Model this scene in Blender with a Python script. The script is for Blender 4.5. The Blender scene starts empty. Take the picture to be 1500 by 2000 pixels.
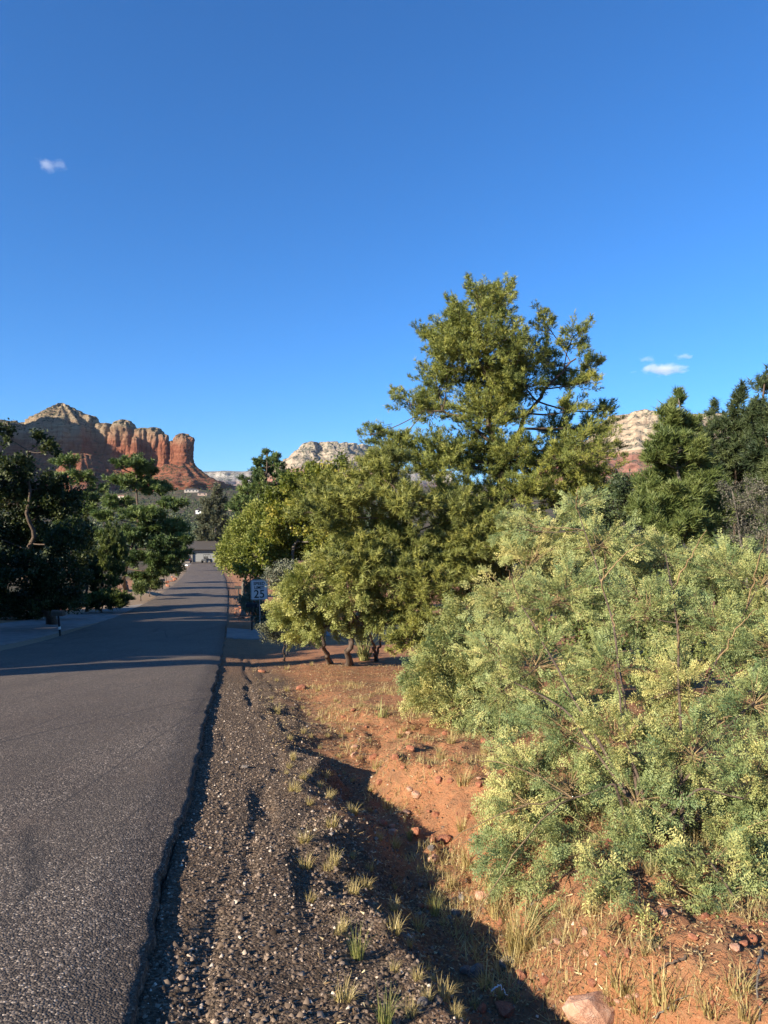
import bpy, math, random
import numpy as np

# ------------------------------------------------------------------ camera, sky, sun, exposure
scene = bpy.context.scene
COL = scene.collection
R = math.radians
rng = np.random.default_rng(11)
random.seed(5)

F = 1388.0            # focal length in photo pixels (frame 1500 x 2000)
HY = 1040.0           # image row of the horizon
EYE = 1.65
PITCH = math.atan((HY - 1000.0) / F)
cam_d = bpy.data.cameras.new('camera')
cam = bpy.data.objects.new('camera', cam_d); COL.objects.link(cam)
cam.location = (0, 0, EYE)
cam.rotation_euler = (R(90) + PITCH, 0, 0)
cam_d.sensor_fit = 'VERTICAL'; cam_d.sensor_height = 24.0; cam_d.lens = 24.0 * F / 2000.0
cam_d.clip_start = 0.05; cam_d.clip_end = 60000
scene.camera = cam

SUN_EL = 22.0
SUN_AZ = 232.0        # clockwise from +Y
world = bpy.data.worlds.new('World'); scene.world = world; world.use_nodes = True
nt = world.node_tree; nt.nodes.clear()
sky = nt.nodes.new('ShaderNodeTexSky'); sky.sky_type = 'NISHITA'; sky.sun_disc = False
sky.sun_elevation = R(SUN_EL); sky.sun_rotation = R(SUN_AZ)
sky.altitude = 640; sky.air_density = 1.12; sky.dust_density = 0.2; sky.ozone_density = 9.8
bg = nt.nodes.new('ShaderNodeBackground'); bg.inputs[1].default_value = 0.089
wo = nt.nodes.new('ShaderNodeOutputWorld')
hs = nt.nodes.new('ShaderNodeHueSaturation'); hs.inputs['Saturation'].default_value = 1.055
nt.links.new(sky.outputs[0], hs.inputs['Color']); nt.links.new(hs.outputs[0], bg.inputs[0]); nt.links.new(bg.outputs[0], wo.inputs[0])

sl = bpy.data.lights.new('sun', 'SUN'); sl.energy = 5.0; sl.angle = R(0.5); sl.color = (1.0, 0.885, 0.70)
sun = bpy.data.objects.new('sun', sl); COL.objects.link(sun)
LDIR = np.array([-math.sin(R(SUN_AZ)) * math.cos(R(SUN_EL)), -math.cos(R(SUN_AZ)) * math.cos(R(SUN_EL)), -math.sin(R(SUN_EL))])
from mathutils import Vector
sun.rotation_euler = Vector(LDIR).to_track_quat('-Z', 'Y').to_euler()
scene.view_settings.view_transform = 'Standard'; scene.view_settings.look = 'None'
scene.view_settings.exposure = 1.3; scene.view_settings.gamma = 1.0
scene.cycles.max_bounces = 8; scene.cycles.diffuse_bounces = 3; scene.cycles.transmission_bounces = 4
scene.cycles.transparent_max_bounces = 8; scene.cycles.volume_bounces = 5
scene.cycles.use_denoising = True; scene.cycles.denoiser = 'OPENIMAGEDENOISE'; scene.cycles.denoising_input_passes = 'RGB_ALBEDO_NORMAL'

# ------------------------------------------------------------------ small numpy toolkit
def _hash(ix, iy, iz, seed):
    h = (ix.astype(np.uint32) * np.uint32(374761393)) ^ (iy.astype(np.uint32) * np.uint32(668265263)) ^ (iz.astype(np.uint32) * np.uint32(2147483647 - 1274126177)) ^ np.uint32((seed * 1442695041) & 0xffffffff)
    h = (h ^ (h >> np.uint32(13))) * np.uint32(1274126177)
    h = h ^ (h >> np.uint32(16))
    h = h * np.uint32(2246822519); h = h ^ (h >> np.uint32(15))
    return h.astype(np.float64) / 4294967295.0

def vnoise(p, seed=0):
    p = np.asarray(p, float); i = np.floor(p).astype(np.int64); f = p - i; f = f * f * (3 - 2 * f)
    out = 0
    for dx in (0, 1):
        wx = f[..., 0] if dx else 1 - f[..., 0]
        for dy in (0, 1):
            wy = f[..., 1] if dy else 1 - f[..., 1]
            for dz in (0, 1):
                wz = f[..., 2] if dz else 1 - f[..., 2]
                out = out + wx * wy * wz * _hash(i[..., 0] + dx, i[..., 1] + dy, i[..., 2] + dz, seed)
    return out * 2 - 1

def fbm(p, octv=4, seed=0):
    a, s, n = 0.0, 1.0, 0.0
    p = np.asarray(p, float)
    for k in range(octv):
        a = a + s * vnoise(p * 2 ** k + 17.3 * k, seed + k); n += s; s *= 0.5
    return a / n

def p3(x, y, z=0.0):
    x, y, z = np.broadcast_arrays(x, y, z)
    return np.stack([x, y, z], -1)

def smooth(a, b, x):
    t = np.clip((x - a) / (b - a), 0, 1); return t * t * (3 - 2 * t)

def mesh_np(name, V, Fc, tint=None, smooth_shade=False, extra=None):
    V = np.ascontiguousarray(V, np.float32); Fc = np.ascontiguousarray(Fc, np.int32)
    me = bpy.data.meshes.new(name)
    n, k = Fc.shape
    me.vertices.add(len(V)); me.vertices.foreach_set('co', V.ravel())
    me.loops.add(n * k); me.loops.foreach_set('vertex_index', Fc.ravel())
    me.polygons.add(n); me.polygons.foreach_set('loop_start', np.arange(n, dtype=np.int32) * k)
    me.polygons.foreach_set('loop_total', np.full(n, k, np.int32))
    if smooth_shade: me.polygons.foreach_set('use_smooth', np.ones(n, bool))
    if tint is not None:
        at_ = me.attributes.new('tint', 'FLOAT', 'POINT'); at_.data.foreach_set('value', np.ascontiguousarray(tint, np.float32))
    for kk, arr in (extra or {}).items():
        at_ = me.attributes.new(kk, 'FLOAT', 'POINT'); at_.data.foreach_set('value', np.ascontiguousarray(arr, np.float32))
    me.update(calc_edges=True)
    return me

def link(name, me, mat=None, parent=None, loc=None):
    o = bpy.data.objects.new(name, me); COL.objects.link(o)
    if mat is not None and me is not None and len(me.materials) == 0: me.materials.append(mat)
    if parent is not None: o.parent = parent
    if loc is not None: o.location = loc
    return o

def tag(o, label=None, cat=None, group=None, kind=None):
    if label: o['label'] = label
    if cat: o['category'] = cat
    if group: o['group'] = group
    if kind: o['kind'] = kind
    return o

def empty(name, loc, label=None, cat=None, group=None, rz=0.0):
    o = bpy.data.objects.new(name, None); COL.objects.link(o); o.location = tuple(float(v) for v in loc)
    o.rotation_euler = (0, 0, rz); o.empty_display_size = 0.2
    return tag(o, label, cat, group)

class MB:
    """collects convex pieces into one mesh"""
    def __init__(s): s.V = []; s.F = []
    def add(s, V, Fs):
        b = len(s.V); s.V += [tuple(map(float, v)) for v in V]; s.F += [tuple(b + i for i in f) for f in Fs]; return s
    def box(s, x0, x1, y0, y1, z0, z1):
        V = [(x, y, z) for z in (z0, z1) for y in (y0, y1) for x in (x0, x1)]
        return s.add(V, [(0, 2, 3, 1), (4, 5, 7, 6), (0, 1, 5, 4), (2, 6, 7, 3), (0, 4, 6, 2), (1, 3, 7, 5)])
    def prism(s, poly, y0, y1):
        """poly in (x,z), extruded along y"""
        n = len(poly); V = [(x, y0, z) for x, z in poly] + [(x, y1, z) for x, z in poly]
        Fs = [tuple(range(n)), tuple(range(2 * n - 1, n - 1, -1))] + [(i, i + n, (i + 1) % n + n, (i + 1) % n) for i in range(n)]
        return s.add(V, Fs)
    def cyl(s, a, b, r0, r1=None, n=10):
        a = np.array(a, float); b = np.array(b, float); r1 = r0 if r1 is None else r1
        t = (b - a) / np.linalg.norm(b - a); u = np.cross(t, (0, 0, 1) if abs(t[2]) < .9 else (1, 0, 0)); u /= np.linalg.norm(u); w = np.cross(t, u)
        V = [a + r0 * (math.cos(q) * u + math.sin(q) * w) for q in np.arange(n) * 2 * math.pi / n] + [b + r1 * (math.cos(q) * u + math.sin(q) * w) for q in np.arange(n) * 2 * math.pi / n]
        return s.add(V, [tuple(range(n - 1, -1, -1)), tuple(range(n, 2 * n))] + [(i, (i + 1) % n, (i + 1) % n + n, i + n) for i in range(n)])
    def build(s, name, mat, parent=None, bevel=0.0):
        me = bpy.data.meshes.new(name); me.from_pydata(s.V, [], s.F); me.update()
        o = link(name, me, mat, parent)
        if bevel > 0:
            m = o.modifiers.new('bevel', 'BEVEL'); m.width = bevel; m.segments = 2; m.limit_method = 'ANGLE'
        return o

# ------------------------------------------------------------------ materials
def mat_new(name):
    m = bpy.data.materials.new(name); m.use_nodes = True
    t = m.node_tree; b = t.nodes['Principled BSDF']; return m, t, b

def N(t, kind, **kw):
    n = t.nodes.new(kind)
    for k, v in kw.items():
        if k.startswith('i_'): n.inputs[int(k[2:])].default_value = v
        else: setattr(n, k, v)
    return n

def ramp(t, fac, stops):
    r = t.nodes.new('ShaderNodeValToRGB'); e = r.color_ramp.elements
    while len(e) < len(stops): e.new(0.5)
    for el, (p, c) in zip(e, stops): el.position = p; el.color = (*c, 1) if len(c) == 3 else c
    t.links.new(fac, r.inputs[0]); return r.outputs[0]

def mix(t, fac, a, b, mode='MIX'):
    m = t.nodes.new('ShaderNodeMix'); m.data_type = 'RGBA'; m.blend_type = mode
    for s, v in ((0, fac), (6, a), (7, b)):
        if isinstance(v, (int, float)): m.inputs[s].default_value = v
        elif isinstance(v, tuple): m.inputs[s].default_value = (*v, 1) if len(v) == 3 else v
        else: t.links.new(v, m.inputs[s])
    return m.outputs[2]

def noise(t, vec, scale, detail=4, rough=0.55, out=0):
    n = t.nodes.new('ShaderNodeTexNoise'); n.inputs['Scale'].default_value = scale; n.inputs['Detail'].default_value = detail; n.inputs['Roughness'].default_value = rough
    if vec is not None: t.links.new(vec, n.inputs['Vector'])
    return n.outputs[out]

def voro(t, vec, scale, feature='F1'):
    n = t.nodes.new('ShaderNodeTexVoronoi'); n.feature = feature; n.inputs['Scale'].default_value = scale
    t.links.new(vec, n.inputs['Vector']); return n

def maprange(t, v, a, b, c=0.0, d=1.0):
    n = t.nodes.new('ShaderNodeMapRange'); t.links.new(v, n.inputs[0])
    for i, x in zip((1, 2, 3, 4), (a, b, c, d)): n.inputs[i].default_value = x
    return n.outputs[0]

def attr(t, name):
    n = t.nodes.new('ShaderNodeAttribute'); n.attribute_name = name; return n.outputs['Fac']

def bump(t, b, h, strength, dist):
    n = t.nodes.new('ShaderNodeBump'); n.inputs['Strength'].default_value = strength; n.inputs['Distance'].default_value = dist
    t.links.new(h, n.inputs['Height']); t.links.new(n.outputs[0], b.inputs['Normal'])

def pos(t): return t.nodes.new('ShaderNodeNewGeometry').outputs['Position']
def objco(t): return t.nodes.new('ShaderNodeTexCoord').outputs['Object']

def plain(name, c, rough=0.7, var=0.12, scale=8.0, metal=0.0, bmp=0.0):
    m, t, b = mat_new(name)
    n = noise(t, objco(t), scale, 5)
    col = mix(t, n, tuple(x * (1 - var) for x in c), tuple(min(1, x * (1 + var)) for x in c))
    t.links.new(col, b.inputs['Base Color']); b.inputs['Roughness'].default_value = rough; b.inputs['Metallic'].default_value = metal
    if bmp: bump(t, b, noise(t, objco(t), scale * 6, 4), bmp, 0.01)
    return m

def leafmat(name, stops, trans=0.25, rough=0.55, spec=0.3, tcol=1.25):
    m, t, b = mat_new(name)
    col = ramp(t, attr(t, 'tint'), stops)
    t.links.new(col, b.inputs['Base Color']); b.inputs['Roughness'].default_value = rough
    b.inputs['Specular IOR Level'].default_value = spec
    tr = t.nodes.new('ShaderNodeBsdfTranslucent')
    bright = mix(t, 1.0, col, (tcol, tcol * 1.05, tcol * .6), 'MULTIPLY'); t.links.new(bright, tr.inputs[0])
    ms = t.nodes.new('ShaderNodeMixShader'); ms.inputs[0].default_value = trans
    t.links.new(b.outputs[0], ms.inputs[1]); t.links.new(tr.outputs[0], ms.inputs[2])
    t.links.new(ms.outputs[0], t.nodes['Material Output'].inputs[0])
    return m

M = {}
def barkmat(name, c1, c2):
    m, t, b = mat_new(name); o = pos(t)
    mp = t.nodes.new('ShaderNodeMapping'); mp.inputs['Scale'].default_value = (1, 1, 0.25); t.links.new(o, mp.inputs[0])
    n = noise(t, mp.outputs[0], 30, 6, .65); t.links.new(ramp(t, n, [(.3, c1), (.7, c2)]), b.inputs['Base Color'])
    b.inputs['Roughness'].default_value = .9; bump(t, b, n, .8, .02); return m
M['bark'] = barkmat('bark_brown', (.035, .022, .015), (.13, .09, .065))
M['bark_grey'] = barkmat('bark_grey', (.06, .05, .04), (.2, .17, .14))
M['twig'] = barkmat('twig_tan', (.16, .10, .045), (.34, .24, .12))
M['pinyon'] = leafmat('pinyon_needles', [(0, (0.0693, 0.0973, 0.028)), (0.5, (0.1682, 0.1908, 0.0434)), (1, (0.2967, 0.292, 0.0651))], .18)
M['pinyon2'] = leafmat('young_pinyon_needles', [(0, (0.0839, 0.1043, 0.0333)), (0.5, (0.1846, 0.2001, 0.0501)), (1, (0.3188, 0.3042, 0.075))], .2)
M['pine_young'] = leafmat('young_pine_needles', [(0, (0.0524, 0.0828, 0.0248)), (0.5, (0.1163, 0.1479, 0.0406)), (1, (0.1977, 0.2189, 0.0676))], .18)
M['pine_shade_tone'] = leafmat('shade_toned_pine_needles', [(0, (0.0165, 0.0302, 0.0137)), (0.5, (0.0413, 0.0619, 0.0248)), (1, (0.0963, 0.1169, 0.0413))], .12)  # low albedo stands in for shade on the right-hand pines
M['pine_far'] = leafmat('tall_pine_needles', [(0, (0.0324, 0.0615, 0.0211)), (0.5, (0.09, 0.1317, 0.0386)), (1, (0.198, 0.2369, 0.0702))], .15)
M['juniper_grey'] = leafmat('grey_juniper', [(0, (0.0585, 0.065, 0.039)), (0.5, (0.117, 0.1235, 0.0715)), (1, (0.208, 0.2015, 0.117))], .1)
M['juniper'] = leafmat('juniper_scale_leaves', [(0, (0.0448, 0.0673, 0.0224)), (0.5, (0.1046, 0.1346, 0.0389)), (1, (0.1943, 0.2168, 0.0598))], .12)
M['mesquite'] = leafmat('mesquite_leaves', [(0, (0.1091, 0.1647, 0.0693)), (0.4, (0.2118, 0.2501, 0.0968)), (0.75, (0.3144, 0.3233, 0.1172)), (1, (0.462, 0.4087, 0.1528))], .16)
M['mesquite2'] = leafmat('feathery_leaves', [(0, (0.1354, 0.1659, 0.0469)), (0.5, (0.2707, 0.2834, 0.0872)), (1, (0.4332, 0.401, 0.134))], .25)
M['broad_green'] = leafmat('bright_green_leaves', [(0, (0.0584, 0.0834, 0.0154)), (0.5, (0.1559, 0.1737, 0.0277)), (1, (0.3312, 0.278, 0.0539))], .3)
M['broad_yellow'] = leafmat('yellow_green_leaves', [(0, (0.0913, 0.1111, 0.0247)), (0.5, (0.2028, 0.2285, 0.0556)), (1, (0.3245, 0.3211, 0.0864))], .3)
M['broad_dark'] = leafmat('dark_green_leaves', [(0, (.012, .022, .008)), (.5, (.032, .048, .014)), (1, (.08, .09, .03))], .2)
M['grey_shrub'] = leafmat('grey_shrub_leaves', [(0, (0.042, 0.042, 0.03)), (0.5, (0.096, 0.09, 0.066)), (1, (0.18, 0.162, 0.12))], .1)
M['sage'] = leafmat('sage_leaves', [(0, (.10, .12, .08)), (.5, (.18, .19, .13)), (1, (.28, .27, .2))], .1)
M['forest'] = leafmat('distant_foliage', [(0, (0.0216, 0.0384, 0.0192)), (0.5, (0.048, 0.066, 0.0288)), (1, (0.096, 0.108, 0.042))], .05)
M['straw'] = leafmat('dry_grass', [(0, (.20, .14, .05)), (.5, (.42, .33, .14)), (1, (.62, .52, .27))], .3)
M['grass_green'] = leafmat('green_grass', [(0, (.09, .12, .03)), (.5, (.22, .23, .07)), (1, (.45, .38, .17))], .3)
M['yucca'] = leafmat('yucca_blades', [(0, (.12, .15, .05)), (.5, (.27, .27, .10)), (1, (.45, .39, .18))], .2)
M['metal_black'] = plain('black_painted_metal', (.012, .012, .013), .8)
M['metal_grey'] = plain('galvanised_steel', (.25, .25, .24), .5, metal=.6)
M['sign_white'] = plain('sign_white', (.5, .52, .5), .45, .04)
M['sign_black'] = plain('sign_black', (.01, .01, .01), .5)
M['white_paint'] = plain('white_paint', (.75, .74, .70), .5, .06)
M['wood'] = plain('weathered_wood', (.10, .065, .045), .85, .3, 14, bmp=.4)
M['stucco'] = plain('beige_stucco', (.20, .175, .15), .9, .08, 3, bmp=.2)
M['garage'] = plain('garage_door_paint', (.20, .20, .195), .6, .05)
M['roof'] = plain('roof_shingles', (.05, .042, .038), .9, .2, 5)
M['stucco_pale'] = plain('pale_stucco', (.50, .44, .37), .9, .08, 3)
M['stucco_pink'] = plain('pink_stucco', (.42, .30, .24), .9, .08, 3)
M['roof_red'] = plain('red_roof', (.22, .11, .08), .9, .2, 5)
M['glass'] = plain('window_glass', (.02, .025, .03), .08, .05)
M['tyre'] = plain('tyre_rubber', (.012, .012, .012), .9)
M['car_dark'] = plain('dark_car_paint', (.015, .017, .022), .3, .05)
M['red_lens'] = plain('red_lamp_lens', (.25, .02, .015), .3)

# ------------------------------------------------------------------ terrain functions
_yy = np.concatenate([[-400, -60, -20, 0, 2.5, 3.75, 7, 15, 41, 65, 98, 145, 200, 400, 9000]])
_xr = np.concatenate([[84, 12.05, 3.78, -.36, -.87, -1.13, -1.79, -3.46, -9.0, -14.2, -21.8, -33.4, -47, -97, -2250]])
_gy = np.array([-400, -60, -20, 0, 2.4, 5, 8, 12, 20, 25.6, 40, 60, 90, 130, 160, 250, 400, 700, 1000, 1400, 2000, 4000, 9000], float)
_gz = np.array([-3.0, -1.6, -.2, 1.43, 1.65, 1.88, 2.15, 2.55, 3.3, 3.8, 4.7, 5.5, 6.2, 6.7, 6.9, 8.5, 4, -20, -48, -90, -110, -120, -130], float)
_wy = np.sign(np.linspace(-20, 95, 9000)) * np.abs(np.linspace(-20, 95, 9000)) ** 2     # dense near the camera
def _sm(v, k):
    ker = np.hanning(k + 2)[1:-1]; ker /= ker.sum()
    return np.convolve(np.pad(v, k // 2, mode='edge'), ker, 'valid')[:len(v)]
_GT = _sm(np.interp(_wy, _gy, _gz), 61)
_XT = _sm(np.interp(_wy, _yy, _xr), 61)
def zr(y): return EYE - np.interp(y, _wy, _GT)
def xr(y): return np.interp(y, _wy, _XT)
CR = 0.978
def u_of(x, y): return (np.asarray(x) - xr(y)) * CR
ROAD_W = 6.0

def ground_z(x, y):
    x = np.asarray(x, float); y = np.asarray(y, float)
    u = u_of(x, y)
    z = zr(y)
    near = 1 - smooth(150, 260, y)
    wob = fbm(p3(x * .35, y * .35), 3, 3) * .05
    fine = fbm(p3(x * 3.1, y * 3.1), 4, 7) * .022
    # shoulder: edge step then a slow fall with two wheel ruts
    sh = -.055 - .075 * np.clip(u, 0, 1.0)
    rut = -.034 * smooth(.05, .55, fbm(p3(u * 5.5 + .3 * fbm(p3(x, y), 2, 22), y * .75, 1.0), 3, 21)) * smooth(.12, .3, u) * (1 - smooth(.8, 1.1, u))
    rut = rut + .05 * np.clip(fbm(p3(x * 3.3, y * 2.4, 7.0), 3, 27) - .28, 0, 1) * smooth(.3, .6, u)
    rut = rut + (.055 * fbm(p3(x * 2.6, y * 2.2, 11.0), 4, 29) + .03 * fbm(p3(x * 8, y * 8, 3.0), 3, 28)) * smooth(.55, .95, u) * (1 - smooth(1.5, 1.9, u)) * (1 - smooth(10, 14, y))
    # eroded ditch
    uc = 1.64 + .42 * fbm(p3(y * .9, 2), 4, 31); lip = .92 + .42 * fbm(p3(y * 1.5, 6), 4, 35)
    depth = np.interp(y, [-5, 2, 4, 6, 7.5, 9.5, 12, 15], [.42, .42, .36, .31, .26, .18, .07, 0])
    left = smooth(lip, np.maximum(uc - .08, lip + .35), u)
    right = 1 - smooth(uc + .12, uc + .60 + .22 * fbm(p3(y * 1.3, 4), 3, 33), u)
    depth = depth * (.9 + .45 * fbm(p3(y * 1.1, 8), 3, 37)); ditch = -depth * left * right
    zz = np.where(u > 0, sh + rut, -.10)
    out_r = smooth(1.6, 3.0, u)
    zz = zz + out_r * (.05 + .06 * fbm(p3(x * .8, y * .8), 3, 41)) + ditch
    zl = smooth(-6.2, -7.0, u)
    zz = np.where(u < -5.95, -.05 + .02 * zl, zz)
    zz = zz + np.where(u > 0.05, (fine * smooth(0, .6, u) + wob * smooth(1, 3, u)), 0) + np.where(u < -6.6, wob * .6 * smooth(-6.6, -9, u), 0)
    zz = zz + (.10 * fbm(p3(x * 3.4, y * 3.4, 2.0), 4, 43) + .09 * np.abs(fbm(p3(x * 8, y * 8, 5.0), 4, 45))) * smooth(1.45, 1.8, u) * (1 - smooth(2.3, 3.2, u)) * (1 - smooth(8, 12, y))
    lane = 0.0
    far = (1 - near) * fbm(p3(x * .006, y * .006), 4, 51) * np.interp(y, [150, 400, 1500, 3000], [0, 5, 16, 30])
    side = np.clip(np.abs(u) - 60, 0, 4000)
    return z + zz * near + far + lane - .0 * side

CP, SP = math.cos(PITCH), math.sin(PITCH)
def ray(px, py):
    a = (px - 750.0) / F; b = -(py - 1000.0) / F
    d = np.array([a, CP - b * SP, SP + b * CP]); return d
def at(px, py, d):
    r = ray(px, py); return np.array([0, 0, EYE]) + r * (d / r[1])
def hit(px, py):
    r = ray(px, py); r = r / r[1]
    d = np.concatenate([np.arange(1.2, 30, .01), np.arange(30, 250, .1), np.arange(250, 2500, 2)])
    P = np.array([0, 0, EYE]) + d[:, None] * r
    below = np.nonzero(P[:, 2] < ground_z(P[:, 0], P[:, 1]))[0]
    i = below[0] if len(below) else len(d) - 1
    return np.array([P[i, 0], P[i, 1], float(ground_z(P[i, 0], P[i, 1]))])
def on_ground(x, y): return np.array([x, y, float(ground_z(x, y))])

# ------------------------------------------------------------------ ground sheet
def grid_faces(nr, nc):
    i = np.arange((nr - 1) * (nc - 1)); r = i // (nc - 1); c = i % (nc - 1); a = r * nc + c
    return np.stack([a, a + 1, a + nc + 1, a + nc], 1)

ys = np.concatenate([np.linspace(-60, 1.0, 24)[:-1], 1.0 + np.arange(0, 1.0, .04), np.geomspace(2.0, 14, 220), np.geomspace(14, 9000, 150)[1:]])
us = np.concatenate([-np.geomspace(6000, 14, 34), np.linspace(-13.5, -6.05, 26), [-5.95, -4, -2, -.6, -.12], np.arange(-.06, 2.6, .031), np.geomspace(2.63, 12, 60), np.geomspace(12.6, 6000, 40)])
UU, YY = np.meshgrid(us, ys)
XX = xr(YY) + UU / CR
ZZ = ground_z(XX, YY)
gn = fbm(p3(XX * .9, YY * .9), 4, 61)
gr = (1 - smooth(1.0, 1.75, UU + .45 * gn + .015 * np.clip(YY - 10, 0, 30))) * smooth(-.5, -.1, UU)
gr = gr * (1 - .5 * smooth(12, 20, YY))
tan = np.where(UU < -5, 1.0, 0) * (1 - .85 * smooth(-8.5, -11, UU))
forest = smooth(150, 230, YY) + smooth(-11.5, -14, UU) + smooth(25, 60, UU)
gme = mesh_np('ground', np.stack([XX, YY, ZZ], -1).reshape(-1, 3), grid_faces(len(ys), len(us)), smooth_shade=True,
              extra={'gravel': gr.ravel(), 'tan': tan.ravel(), 'forest': np.clip(forest, 0, 1).ravel()})
m, t, b = mat_new('ground_soil'); P = pos(t)
n1 = noise(t, P, 1.3, 6, .6); n2 = noise(t, P, 14, 6, .7); n3 = noise(t, P, 70, 4, .7)
dirt = ramp(t, n1, [(.25, (.26, .11, .052)), (.5, (.35, .155, .075)), (.75, (.41, .20, .10))])
dirt = mix(t, maprange(t, n2, .45, .7), dirt, (.30, .16, .085))
dirt = mix(t, maprange(t, n3, .55, .8, 0, .7), dirt, (.50, .34, .18))
dirt = mix(t, maprange(t, noise(t, P, 3.2, 6, .75), .50, .64, 0, .75), dirt, (.185, .105, .062))
dirt = mix(t, maprange(t, noise(t, P, 26, 5, .8), .58, .72, 0, .7), dirt, (.13, .065, .04))
vg = voro(t, P, 70); vg2 = voro(t, P, 26)
gcol = ramp(t, vg.outputs['Color'], [(0, (.04, .028, .019)), (.5, (.12, .085, .058)), (.85, (.24, .175, .125)), (1, (.46, .36, .27))])
gcol = mix(t, maprange(t, n2, .48, .7, 0, .6), gcol, (.15, .085, .05))
tcol = ramp(t, n2, [(.3, (.20, .135, .085)), (.7, (.36, .265, .18))])
fcol = ramp(t, noise(t, P, .08, 5), [(.35, (.045, .05, .028)), (.62, (.10, .07, .045))])
c = mix(t, attr(t, 'gravel'), dirt, gcol); c = mix(t, attr(t, 'tan'), c, tcol); c = mix(t, attr(t, 'forest'), c, fcol)
t.links.new(c, b.inputs['Base Color']); b.inputs['Roughness'].default_value = .95; b.inputs['Specular IOR Level'].default_value = .15
hh = N(t, 'ShaderNodeMath', operation='ADD'); t.links.new(n2, hh.inputs[0])
h2 = N(t, 'ShaderNodeMath', operation='MULTIPLY'); t.links.new(vg.outputs['Distance'], h2.inputs[0]); h2.inputs[1].default_value = -.5
h3 = N(t, 'ShaderNodeMath', operation='MULTIPLY'); t.links.new(h2.outputs[0], h3.inputs[0]); t.links.new(attr(t, 'gravel'), h3.inputs[1]); t.links.new(h3.outputs[0], hh.inputs[1])
h4 = N(t, 'ShaderNodeMath', operation='MULTIPLY_ADD', i_1=.5); t.links.new(n3, h4.inputs[0]); t.links.new(hh.outputs[0], h4.inputs[2]); hh = h4
bump(t, b, hh.outputs[0], 1.0, .035)
tag(link('ground', gme, m), kind='structure')

# ------------------------------------------------------------------ road
ry = np.concatenate([np.linspace(-60, 1, 40)[:-1], np.geomspace(1.0, 172, 420)])
ru = np.concatenate([[-6.03, -6.0], np.linspace(-5.9, -.5, 28), np.linspace(-.45, -.04, 14), [0.0, .012, .02]])
RU, RY = np.meshgrid(ru, ry)
edge = (.05 * fbm(p3(RY * 1.4, 0), 3, 71) + .035 * fbm(p3(RY * 9, 5), 4, 73)) * smooth(-.45, -.0, RU)
ledge = .06 * fbm(p3(RY * 1.1, 50), 3, 75) * smooth(-5.6, -6, RU)
RX = xr(RY) + (RU + edge + ledge) / CR
RZ = zr(RY) + .05 * (1 - ((RU + 3) / 3) ** 2) - .018 * smooth(-.35, 0, RU) + .003 * fbm(p3(RX * 2, RY * 2), 3, 77) + .004 * fbm(p3(RX * 22, RY * 22), 3, 78) * smooth(-.8, -.05, RU)
RZ[:, -2] -= .045; RZ[:, -1] -= .13; RZ[:, 0] -= .10
rme = mesh_np('road', np.stack([RX, RY, RZ], -1).reshape(-1, 3), grid_faces(len(ry), len(ru)), smooth_shade=True, extra={'u': RU.ravel()})
m, t, b = mat_new('chip_seal_asphalt'); P = pos(t)
v1 = voro(t, P, 105); v2 = voro(t, P, 48)
col = ramp(t, v1.outputs['Color'], [(0, (.018, .014, .011)), (.35, (.061, .047, .036)), (.65, (.14, .108, .082)), (.84, (.295, .23, .175)), (.96, (.62, .51, .40))])
mp = t.nodes.new('ShaderNodeMapping'); mp.inputs['Rotation'].default_value = (0, 0, R(-12)); mp.inputs['Scale'].default_value = (1.6, .12, 1); t.links.new(P, mp.inputs[0])
st = noise(t, mp.outputs[0], 1.1, 5, .6)
col = mix(t, maprange(t, st, .35, .65, .0, .45), col, (.090, .070, .053))
col = mix(t, maprange(t, noise(t, P, .45, 4), .4, .65, 0, .5), col, mix(t, 1.0, col, (.72, .70, .70), 'MULTIPLY'))
# old sealed cracks running obliquely along the lane
wob = mix(t, .06, mp.outputs[0], noise(t, P, 2.5, 4, .6, 1)); wv = voro(t, wob, .55, 'DISTANCE_TO_EDGE')
crack = maprange(t, wv.outputs['Distance'], .0, .009, .6, 0)
col = mix(t, crack, col, (.022, .02, .019))
col = mix(t, maprange(t, noise(t, P, 1.9, 6, .7), .52, .72, 0, .35), col, (.14, .095, .066))
eg = maprange(t, attr(t, 'u'), -.28, -.02, 0, .75)
col = mix(t, eg, col, mix(t, 1.0, col, (.55, .52, .5), 'MULTIPLY'))
t.links.new(col, b.inputs['Base Color']); b.inputs['Roughness'].default_value = .8; b.inputs['Specular IOR Level'].default_value = .3
hsum = N(t, 'ShaderNodeMath', operation='MULTIPLY_ADD', i_1=-1.0)
t.links.new(v1.outputs['Distance'], hsum.inputs[0]); t.links.new(noise(t, P, 40, 3), hsum.inputs[2])
bump(t, b, hsum.outputs[0], .55, .008)
M['asphalt'] = m
tag(link('road', rme, m), kind='structure')

# paved drives on both sides
def ribbon(name, pts_l, pts_r, mat, dz=.012, thick=.06):
    L = np.array(pts_l, float); Rr = np.array(pts_r, float); k = 60
    tt = np.linspace(0, 1, k)
    def rs(A):
        s = np.linspace(0, 1, len(A)); return np.stack([np.interp(tt, s, A[:, 0]), np.interp(tt, s, A[:, 1])], 1)
    a, c_ = rs(L), rs(Rr); w = np.linspace(0, 1, 14)
    G = a[:, None] * (1 - w[None, :, None]) + c_[:, None] * w[None, :, None]
    Z = ground_z(G[..., 0], G[..., 1]) + dz + .01
    V = np.concatenate([G, Z[..., None]], -1)
    V2 = np.concatenate([V[:, :1] - [0, 0, thick], V, V[:, -1:] - [0, 0, thick]], 1)
    me = mesh_np(name, V2.reshape(-1, 3), grid_faces(k, 16), smooth_shade=False)
    return tag(link(name, me, mat), kind='structure')
m, t, b = mat_new('drive_concrete'); P = pos(t)
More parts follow.
